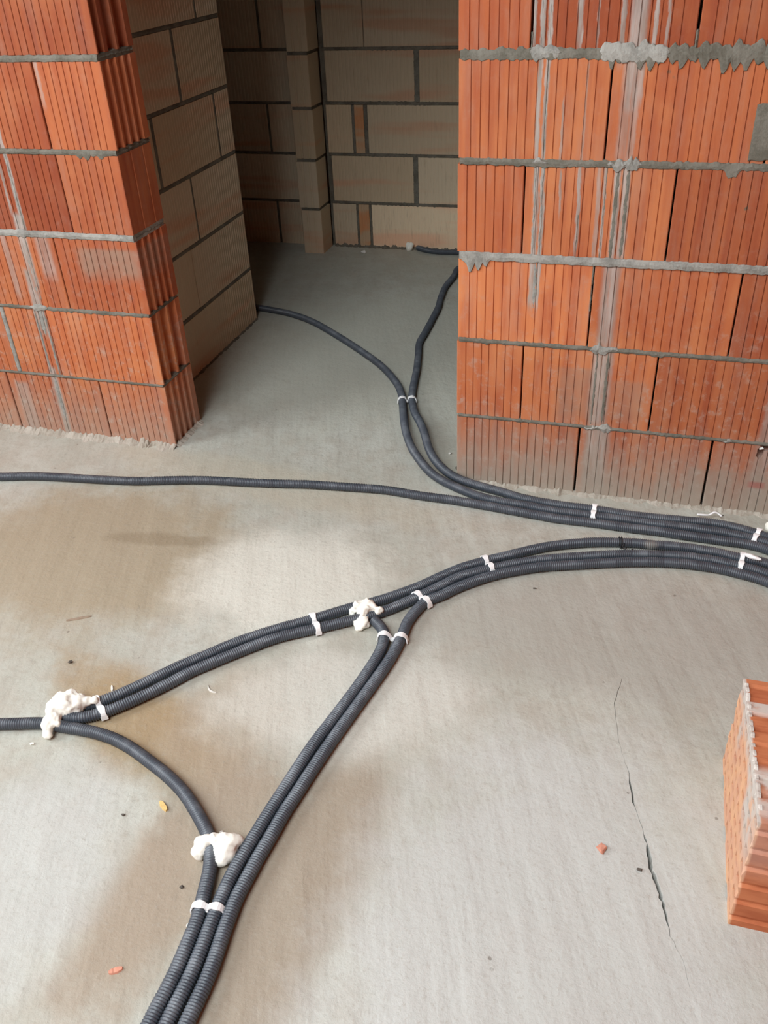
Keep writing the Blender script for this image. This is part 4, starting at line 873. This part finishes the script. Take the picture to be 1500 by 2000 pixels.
def strap(x, y, ka, kb, label, tilt=0.0, width=.014):
    a, ta = near(ka, x, y)
    b, tb = near(kb, x, y)
    if ta.dot(tb) < 0:
        tb = -tb
    t = (ta + tb)
    t.z = 0
    t.normalize()
    s = Vector((-t.y, t.x, 0))
    mid = (a + b) / 2
    if (b - a).dot(s) < 0:
        s = -s
    d = max(.028, (b - a).dot(s))
    sa, sb = -d / 2, d / 2
    r = RAD + .0006
    za, zb = a.z, b.z
    path = [(sa - r - .001, max(.004, za - .008))]
    for g in range(180, 34, -18):
        path.append((sa + r * math.cos(math.radians(g)), za + r * math.sin(math.radians(g))))
    zv = min(za, zb) + (.004 if d < .034 else -.004)
    path += [(-.0035, zv), (.0035, zv)]
    for g in range(144, -1, -18):
        path.append((sb + r * math.cos(math.radians(g)), zb + r * math.sin(math.radians(g))))
    path.append((sb + r + .001, max(.004, zb - .008)))
    V, F = [], []
    n = len(path)
    th = .0032
    for i, (u, z) in enumerate(path):
        p0, p1 = path[max(0, i - 1)], path[min(n - 1, i + 1)]
        du, dz = p1[0] - p0[0], p1[1] - p0[1]
        L = math.hypot(du, dz) or 1
        nu, nzz = -dz / L, du / L
        wv = width * (1.0 + .18 * math.sin(i * 1.3)) / 2
        for (e1, e2) in ((0, -wv), (0, wv), (th, wv), (th, -wv)):
            sk = tilt * u
            V.append(tuple(Vector((mid.x, mid.y, 0)) + s * (u + nu * e1) + t * (e2 + sk) + Vector((0, 0, z + nzz * e1))))
    for i in range(n - 1):
        for k in range(4):
            q, w_ = i * 4 + k, i * 4 + (k + 1) % 4
            F.append((q, w_, w_ + 4, q + 4))
    F += [(3, 2, 1, 0), tuple(range(4 * n - 4, 4 * n))]
    bm = bmesh.new()
    me = mesh('t', V, F)
    bm.from_mesh(me)
    bpy.data.meshes.remove(me)
    o = link('conduit_strap', bm_mesh('conduit_strap', bm, False), M_STRAP)
    bv = o.modifiers.new('bevel', 'BEVEL')
    bv.width, bv.segments = .0007, 2
    tag(o, label, 'strap', 'white conduit straps')
    # screw head in the dip between the two conduits
    bs = bmesh.new()
    bmesh.ops.create_cone(bs, cap_ends=True, segments=10, radius1=.0034, radius2=.0026, depth=.0022)
    bmesh.ops.translate(bs, verts=bs.verts[:], vec=Vector((mid.x, mid.y, zv + th + .0012)))
    link('screw_head', bm_mesh('screw_head', bs), M_STRAP, o)
    return o


strap(-.298, .484, 'A', 'B', 'white strap over the two conduits in the doorway, farthest from the camera')
strap(.446, -.113, 'A', 'B', 'white strap on the bundle along the right red wall, below the grey streak')
strap(.908, -.127, 'A', 'B', 'white strap on the wall-side bundle close to the right edge')
strap(.862, -.267, 'E', 'F', 'white strap on the middle bundle at the right edge, beside a loose white plug')
strap(.179, -.437, 'E', 'F', 'slanted white strap on the middle bundle where its upper conduit bows away')
strap(.033, -.630, 'F', 'G', 'white strap just above the fork where one conduit leaves the middle bundle', .1)
strap(-.209, -.784, 'E', 'F', 'white strap on the middle bundle left of the centre foam blob')
strap(.004, -.795, 'I', 'G', 'white strap across two conduits right below the centre foam blob')
strap(-.604, -1.184, 'E', 'F', 'white strap touching the large foam blob at the left', .15)
strap(-.124, -1.592, 'H', 'I', 'white strap nearest the camera, over the two left conduits near the bottom edge')

# ------------------------------------------------------------------ foam


def foam(spheres, label, seed, amp=.006, vox=.0035):
    bm = bmesh.new()
    for (x, y, z, r) in spheres:
        g = bmesh.ops.create_icosphere(bm, subdivisions=3, radius=r)
        bmesh.ops.translate(bm, verts=g['verts'], vec=Vector((x, y, z)))
    o = link('foam_blob', bm_mesh('foam_blob', bm), M_FOAM)
    md = o.modifiers.new('fuse', 'REMESH')
    md.mode, md.voxel_size = 'VOXEL', vox
    bpy.context.view_layer.update()
    me = bpy.data.meshes.new_from_object(o.evaluated_get(bpy.context.evaluated_depsgraph_get()))
    o.modifiers.clear()
    o.data = me
    if not me.materials:
        me.materials.append(M_FOAM)
    for v in me.vertices:
        q = v.co
        k1 = nz(q.x * 55 + seed, q.y * 55, q.z * 55)
        k2 = nz(q.x * 140, q.y * 140 + seed, q.z * 140)
        v.co = q + v.normal * (amp * k1 + amp * .45 * k2)
        if v.co.z < .0005:
            v.co.z = .0005
    me.polygons.foreach_set('use_smooth', [True] * len(me.polygons))
    return tag(o, label, 'foam', 'foam blobs on the conduits')


foam([(-.672, -1.215, .030, .028), (-.650, -1.205, .028, .024), (-.692, -1.230, .026, .022), (-.676, -1.262, .026, .021), (-.690, -1.205, .030, .020), (-.668, -1.195, .034, .021), (-.645, -1.198, .032, .019), (-.680, -1.228, .034, .020), (-.655, -1.220, .030, .016), (-.625, -1.190, .032, .011), (-.610, -1.188, .032, .009),
      (-.682, -1.252, .032, .016), (-.678, -1.276, .024, .017), (-.672, -1.292, .012, .013), (-.665, -1.268, .026, .013), (-.690, -1.222, .012, .018), (-.66, -1.20, .012, .02)],
     'large cream foam blob over the conduits at the left, where bundle and curve meet', 1.)
foam([(-.105, -.708, .026, .018), (-.088, -.704, .032, .018), (-.072, -.712, .028, .014), (-.052, -.716, .027, .011), (-.090, -.728, .026, .016), (-.088, -.752, .018, .015), (-.100, -.764, .012, .012), (-.078, -.760, .013, .013),
      (-.122, -.722, .014, .010), (-.09, -.772, .008, .009), (-.115, -.752, .010, .009), (-.085, -.735, .010, .015)],
     'ragged cream foam blob in the centre, on the middle bundle', 2., .008)
foam([(-.196, -1.484, .014, .016), (-.200, -1.468, .018, .014), (-.186, -1.466, .028, .013), (-.170, -1.462, .034, .012), (-.154, -1.458, .030, .016), (-.140, -1.456, .022, .020), (-.150, -1.472, .020, .018), (-.140, -1.470, .018, .022), (-.136, -1.475, .018, .018), (-.144, -1.490, .015, .015), (-.134, -1.448, .020, .016)],
     'bone-shaped cream foam blob saddling the curved conduit near the bottom', 3., .004)
foam([(.945, -.085, .016, .016), (.958, -.080, .018, .020), (.975, -.09, .02, .02)], 'cream foam blob at the right edge behind the wall-side bundle', 4., .004)
foam([(.945, -.215, .014, .012), (.960, -.210, .016, .015), (.978, -.215, .014, .014)], 'cream foam lump at the right edge between the two bundles', 5., .004)
foam([(-.762, 2.262, .016, .020), (-.755, 2.268, .028, .016), (-.770, 2.268, .030, .013)], 'small white foam lump at the foot of the hall back wall', 6., .003)

# ------------------------------------------------------------------ loose hollow brick on the right


def hollow_brick():
    # face in the plane x = fx, corners (y, z): far bottom, near bottom, near top, far top
    fx, depth = .797, .245
    fb, nb, nt, ft = Vector((-.984, 0.0)), Vector((-1.370, 0.0)), Vector((-1.372, .292)), Vector((-.990, .246))

    def P(s, t):                    # s: far -> near, t: bottom -> top
        return (fb * (1 - s) + nb * s) * (1 - t) + (ft * (1 - s) + nt * s) * t
    bm = bmesh.new()
    rr = random.Random(4)
    nsl, nt_ = 9, 7
    m0 = .022
    ss, kinds = [m0], []
    wS, gS = (1 - 2 * m0) / (nsl + (nsl - 1) * .55), None
    gS = wS * .55
    for i in range(nsl):
        ss.append(ss[-1] + wS)
        if i < nsl - 1:
            ss.append(ss[-1] + gS)
    tt = [.05]
    wT = .90 / (nt_ + (nt_ - 1) * 1.35)
    for i in range(nt_):
        tt.append(tt[-1] + wT)
        if i < nt_ - 1:
            tt.append(tt[-1] + wT * 1.35)
    shear = .012

    def vert(i, j, x):
        q = P(min(1, max(0, ss[i] + (shear * (tt[j] - .5) * 0))), tt[j])
        return (x, q.x, q.y)
    grid = [[bm.verts.new(vert(i, j, fx + .0008 * rr.uniform(-1, 1))) for j in range(len(tt))] for i in range(len(ss))]
    for i in range(len(ss) - 1):
        for j in range(len(tt) - 1):
            q = [grid[i][j], grid[i + 1][j], grid[i + 1][j + 1], grid[i][j + 1]]
            if i % 2 == 0 and j % 2 == 0:
                inner = [bm.verts.new((fx + .16, v.co.y, v.co.z)) for v in q]
                for k in range(4):
                    bm.faces.new((q[k], q[(k + 1) % 4], inner[(k + 1) % 4], inner[k]))
                bm.faces.new(inner)
            else:
                bm.faces.new(q)
    n, m = len(ss), len(tt)
    inner_loop = [grid[i][0] for i in range(n)] + [grid[n - 1][j] for j in range(1, m)] + [grid[i][m - 1] for i in range(n - 2, -1, -1)] + [grid[0][j] for j in range(m - 2, 0, -1)]
    # ribbed outline, walked in the same direction
    out = []

    def side(a, b, ribs, gd):
        dv = b - a
        L = dv.length
        nrm = Vector((-dv.y, dv.x)).normalized()          # outward is right of travel; flipped below
        for i in range(ribs):
            c0, w = (i + .5) / ribs, .18 / ribs
            out.append((a + dv * (i / ribs), 0))
            out.append((a + dv * (c0 - w), 0))
            out.append((a + dv * (c0 - w * .5) + nrm * gd, 1))
            out.append((a + dv * (c0 + w * .5) + nrm * gd, 1))
            out.append((a + dv * (c0 + w), 0))
    cen = (fb + nb + nt + ft) / 4
    for a, b, ribs in ((fb, nb, 3), (nb, nt, 6), (nt, ft, 9), (ft, fb, 5)):
        dv = (b - a)
        nrm = Vector((-dv.y, dv.x))
        gd = .006 if (cen - (a + b) / 2).dot(nrm) > 0 else -.006
        side(a, b, ribs, gd)
    prof = [q for q, _ in out]
    # the far upper corner is knocked off in steps
    outer = []
    for q in prof:
        outer.append(bm.verts.new((fx, q.x, q.y)))
    back = [bm.verts.new((fx + depth, q.x, q.y)) for q in prof]
    k = len(prof)
    for i in range(k):
        bm.faces.new((outer[i], outer[(i + 1) % k], back[(i + 1) % k], back[i]))
    bm.faces.new(back)
    edges = []
    for lp in (inner_loop, outer):
        for i in range(len(lp)):
            a, b = lp[i], lp[(i + 1) % len(lp)]
            e_ = bm.edges.get((a, b)) or bm.edges.new((a, b))
            edges.append(e_)
    bmesh.ops.triangle_fill(bm, use_beauty=True, use_dissolve=False, edges=edges)
    # ragged mortar-crusted edges of the face
    for v in outer:
        if v.co.z > .02:
            v.co.x += .004 * nz(v.co.y * 60, v.co.z * 60)
    return bm_mesh('hollow_brick', bm)


def mat_loose():
    k = NT('loose_brick_clay', .85)
    P, x, y, z = k.pos()
    n = k.noise(P, 1.0, 4, .6, (8, 34, 34))
    n2 = k.noise(P, 22, 4, .6)
    c = k.mix(k.remap(n, .35, .65), (.40, .115, .048), (.54, .19, .085))
    face = k.remap(x, .803, .798)
    c = k.mix(face, c, k.mix(k.remap(n2, .3, .7), (.74, .43, .25), (.66, .36, .24)))
    edge_d = k.math('SUBTRACT', z, k.math('ADD', .246, k.math('MULTIPLY', k.math('ADD', y, .99), -.119)))
    crust = k.math('MULTIPLY', k.remap(k.math('ADD', edge_d, k.math('MULTIPLY', n2, .08)), -.015, .03), face)
    band = k.math('MAXIMUM', k.math('MULTIPLY', k.remap(y, -1.10, -1.085), k.remap(y, -1.05, -1.065)), k.math('MULTIPLY', k.remap(y, -1.40, -1.31), k.remap(y, -1.23, -1.26)))
    band = k.math('MULTIPLY', band, k.remap(k.noise(P, 14, 4, .65), .36, .54, .15, .95))
    c = k.mix(k.math('MAXIMUM', crust, k.math('MULTIPLY', band, k.remap(z, .12, .2))), c, (.58, .53, .48))
    k.bump(n2, .4, .002)
    return k.color(c)


M_LOOSE = mat_loose()
M_CRUST = mat_mortar('pinkish_white_crust', (.50, .44, .39), (.66, .62, .57))
hb = link('hollow_brick', hollow_brick(), M_LOOSE)
tag(hb, 'loose hollow clay brick lying on its side, slotted end face showing, at the right edge', 'brick')
link('mortar_crust', strip('mortar_crust', -1.372, -1.02, .003, .008, .0, .006, [(-1.37, -1.02, .002, .020)], seed=8, depth=.006, bulge=.0015, pitch=.05), M_CRUST, hb,
     (.7985, 0, .246 - .119 * 0), None)
mc = hb.children[0]
# along the sloping upper edge of the slotted face
mc.matrix_local = Matrix.Translation((.7985, -.990, .2415)) @ Matrix.Rotation(math.radians(-90), 4, 'Z') @ Matrix.Rotation(math.radians(-6.9), 4, 'Y') @ Matrix.Translation((1.372 + .005, 0, -.004))
mc.data.transform(Matrix.Identity(4))

# ------------------------------------------------------------------ small rubble


def lump(name, x, y, sx_, sy_, sz_, mat, label, cat, seed, n=16, rz=0.0, group=None, z=0.0):
    rr = random.Random(seed)
    bm = bmesh.new()
    for i in range(n):
        v = Vector((rr.gauss(0, 1), rr.gauss(0, 1), rr.gauss(0, 1))).normalized()
        bm.verts.new((v.x * sx_ / 2 * rr.uniform(.85, 1.1), v.y * sy_ / 2 * rr.uniform(.85, 1.1), v.z * sz_ / 2))
    bmesh.ops.convex_hull(bm, input=bm.verts[:])
    for v in [v for v in bm.verts if not v.link_faces]:
        bm.verts.remove(v)
    lo = min(v.co.z for v in bm.verts)
    bmesh.ops.translate(bm, verts=bm.verts[:], vec=Vector((0, 0, -lo)))
    o = link(name, bm_mesh(name, bm), mat, None, (x, y, z), (0, 0, rz))
    return tag(o, label, cat, group)


def chip(name, x, y, L, W, H, mat, label, cat, rz, seed=0, bend=0.0):
    """a split sliver: tapered, slightly bent strip"""
    n = 8
    V, F = [], []
    for i in range(n + 1):
        t = i / n - .5
        w = W / 2 * (1 - .55 * abs(2 * t) ** 2.2) * (1 + .25 * nz(t * 6, seed))
        yy = bend * (4 * t * t - .5)
        h = H * (1 + .3 * nz(t * 5, seed + 4))
        V += [(t * L, yy - w, .0), (t * L, yy + w, .0), (t * L, yy + w * .8, h), (t * L, yy - w * .7, h * .85)]
    for i in range(n):
        for k in range(4):
            a, b = i * 4 + k, i * 4 + (k + 1) % 4
            F.append((a, b, b + 4, a + 4))
    F += [(3, 2, 1, 0), tuple(range(4 * n, 4 * n + 4))]
    o = link(name, mesh(name, V, F), mat, None, (x, y, 0), (0, 0, rz))
    return tag(o, label, cat)


chip('wood_chip', -.324, -1.397, .030, .011, .006, M_WOOD, 'yellow pine chip beside the curved conduit', 'chip', math.radians(-35), 2)
chip('wood_chip', -.613, -1.117, .020, .006, .004, M_WHITE, 'small pale sliver above the strap by the large foam blob', 'chip', math.radians(-55), 5)
chip('wood_chip', -.374, -1.062, .034, .004, .0025, M_WHITE, 'thin white curled shaving below the middle bundle', 'shaving', math.radians(-30), 7, .006)
chip('wood_strip', -.840, -.905, .065, .010, .003, M_OLDW, 'flat brown wood strip lying on the bare floor at left', 'strip', math.radians(30), 9)
chip('clay_splinter', -.239, -1.735, .024, .012, .004, M_CLAY, 'tan clay splinter near the bottom left', 'splinter', math.radians(35), 11)
lump('brick_fragment', .566, -1.272, .022, .028, .012, M_CLAY, 'pink brick fragment alone on the floor left of the hollow brick', 'fragment', 3, 18, .5)
lump('pebble', -.765, -1.062, .014, .013, .009, M_STONE, 'dark pebble above the large foam blob', 'pebble', 4)
lump('pebble', -1.0, 2.175, .030, .022, .022, M_WHITE, 'pale rubble lump on the hall floor by the back wall', 'rubble', 5)
lump('pebble', -.059, .155, .012, .012, .010, M_WHITE, 'small white pebble beside the corner of the right wall', 'pebble', 6)
lump('pebble', -.176, -1.428, .010, .012, .008, M_WHITE, 'white crumb above the bone-shaped foam', 'crumb', 7)
lump('pebble', -.150, -1.625, .011, .010, .009, M_FOAM, 'cream crumb beside the nearest strap', 'crumb', 8)
lump('pebble', -.396, -1.438, .008, .008, .006, M_STONE, 'tiny dark stone left of the pine chip', 'pebble', 9)
lump('pebble', -.200, -1.557, .010, .008, .006, M_STONE, 'small dark stone below the bone-shaped foam', 'pebble', 10)
lump('pebble', .325, -.502, .014, .008, .005, M_STONE, 'dark splinter stone below the bowing conduit', 'pebble', 11)
lump('pebble', -.700, -1.318, .013, .008, .006, M_FOAM, 'pale crumb below the large foam blob', 'crumb', 12)
lump('pebble', .640, -1.300, .012, .010, .006, M_STONE, 'grey grit lump between the brick fragment and the crack', 'pebble', 13)
lump('pebble', .814, -.030, .012, .006, .005, M_STONE, 'dark crumb at the foot of the right wall', 'crumb', 14)
lump('pebble', -.02, .02, .020, .016, .012, M_WHITE, 'pale mortar crumb at the corner of the right wall behind the conduits', 'crumb', 15)
chip('mortar_flake', -.01, .06, .030, .010, .006, M_MORTAR, 'grey mortar flake at the corner of the right wall', 'flake', math.radians(-50), 15)
lump('foam_plug', .884, -.271, .050, .016, .014, M_STRAP, 'loose white plug lying on the middle bundle at the right edge', 'plug', 21, 40, math.radians(-22), None, .0275)
# snapped piece of white strap by the wall
cp = [Vector((.742, -.062, .016)), Vector((.760, -.060, .015)), Vector((.776, -.058, .016)), Vector((.788, -.052, .022)), Vector((.798, -.050, .021)), Vector((.812, -.056, .015))]
cpts = catmull(cp, .004)
V, F = tube(cpts, [.0022 + .001 * abs(math.sin(i * .4)) for i in range(len(cpts))], 8)
tag(link('strap_scrap', mesh('strap_scrap', V, F, True), M_STRAP), 'snapped bent piece of white strap behind the wall-side bundle', 'scrap')
# black binding wire round the bowing conduit
q0, t0 = near('E', .532, -.235)
s0 = Vector((-t0.y, t0.x, 0)).normalized()
if s0.y > 0:
    s0 = -s0
w = []
for i in range(26):
    a = i / 12 * 2 * math.pi
    w.append(q0 + t0 * (.006 * i / 12 - .006) + s0 * ((RAD + .0015) * math.cos(a)) + Vector((0, 0, (RAD + .0012) * math.sin(a))))
w = [Vector((v.x, v.y, max(.0015, v.z))) for v in w]
for dx, ds, dz in ((.004, .022, .010), (.012, .030, .014), (.006, .038, .008), (.020, .034, .004), (.034, .022, .006)):
    w.append(q0 + t0 * (dx if t0.x > 0 else -dx) + s0 * ds + Vector((0, 0, dz - RAD + .004)))
V, F = tube(catmull(w, .003), .0018, 7)
tag(link('binding_wire', mesh('binding_wire', V, F, True), M_WIRE), 'black binding wire twisted around the bowing conduit', 'wire')
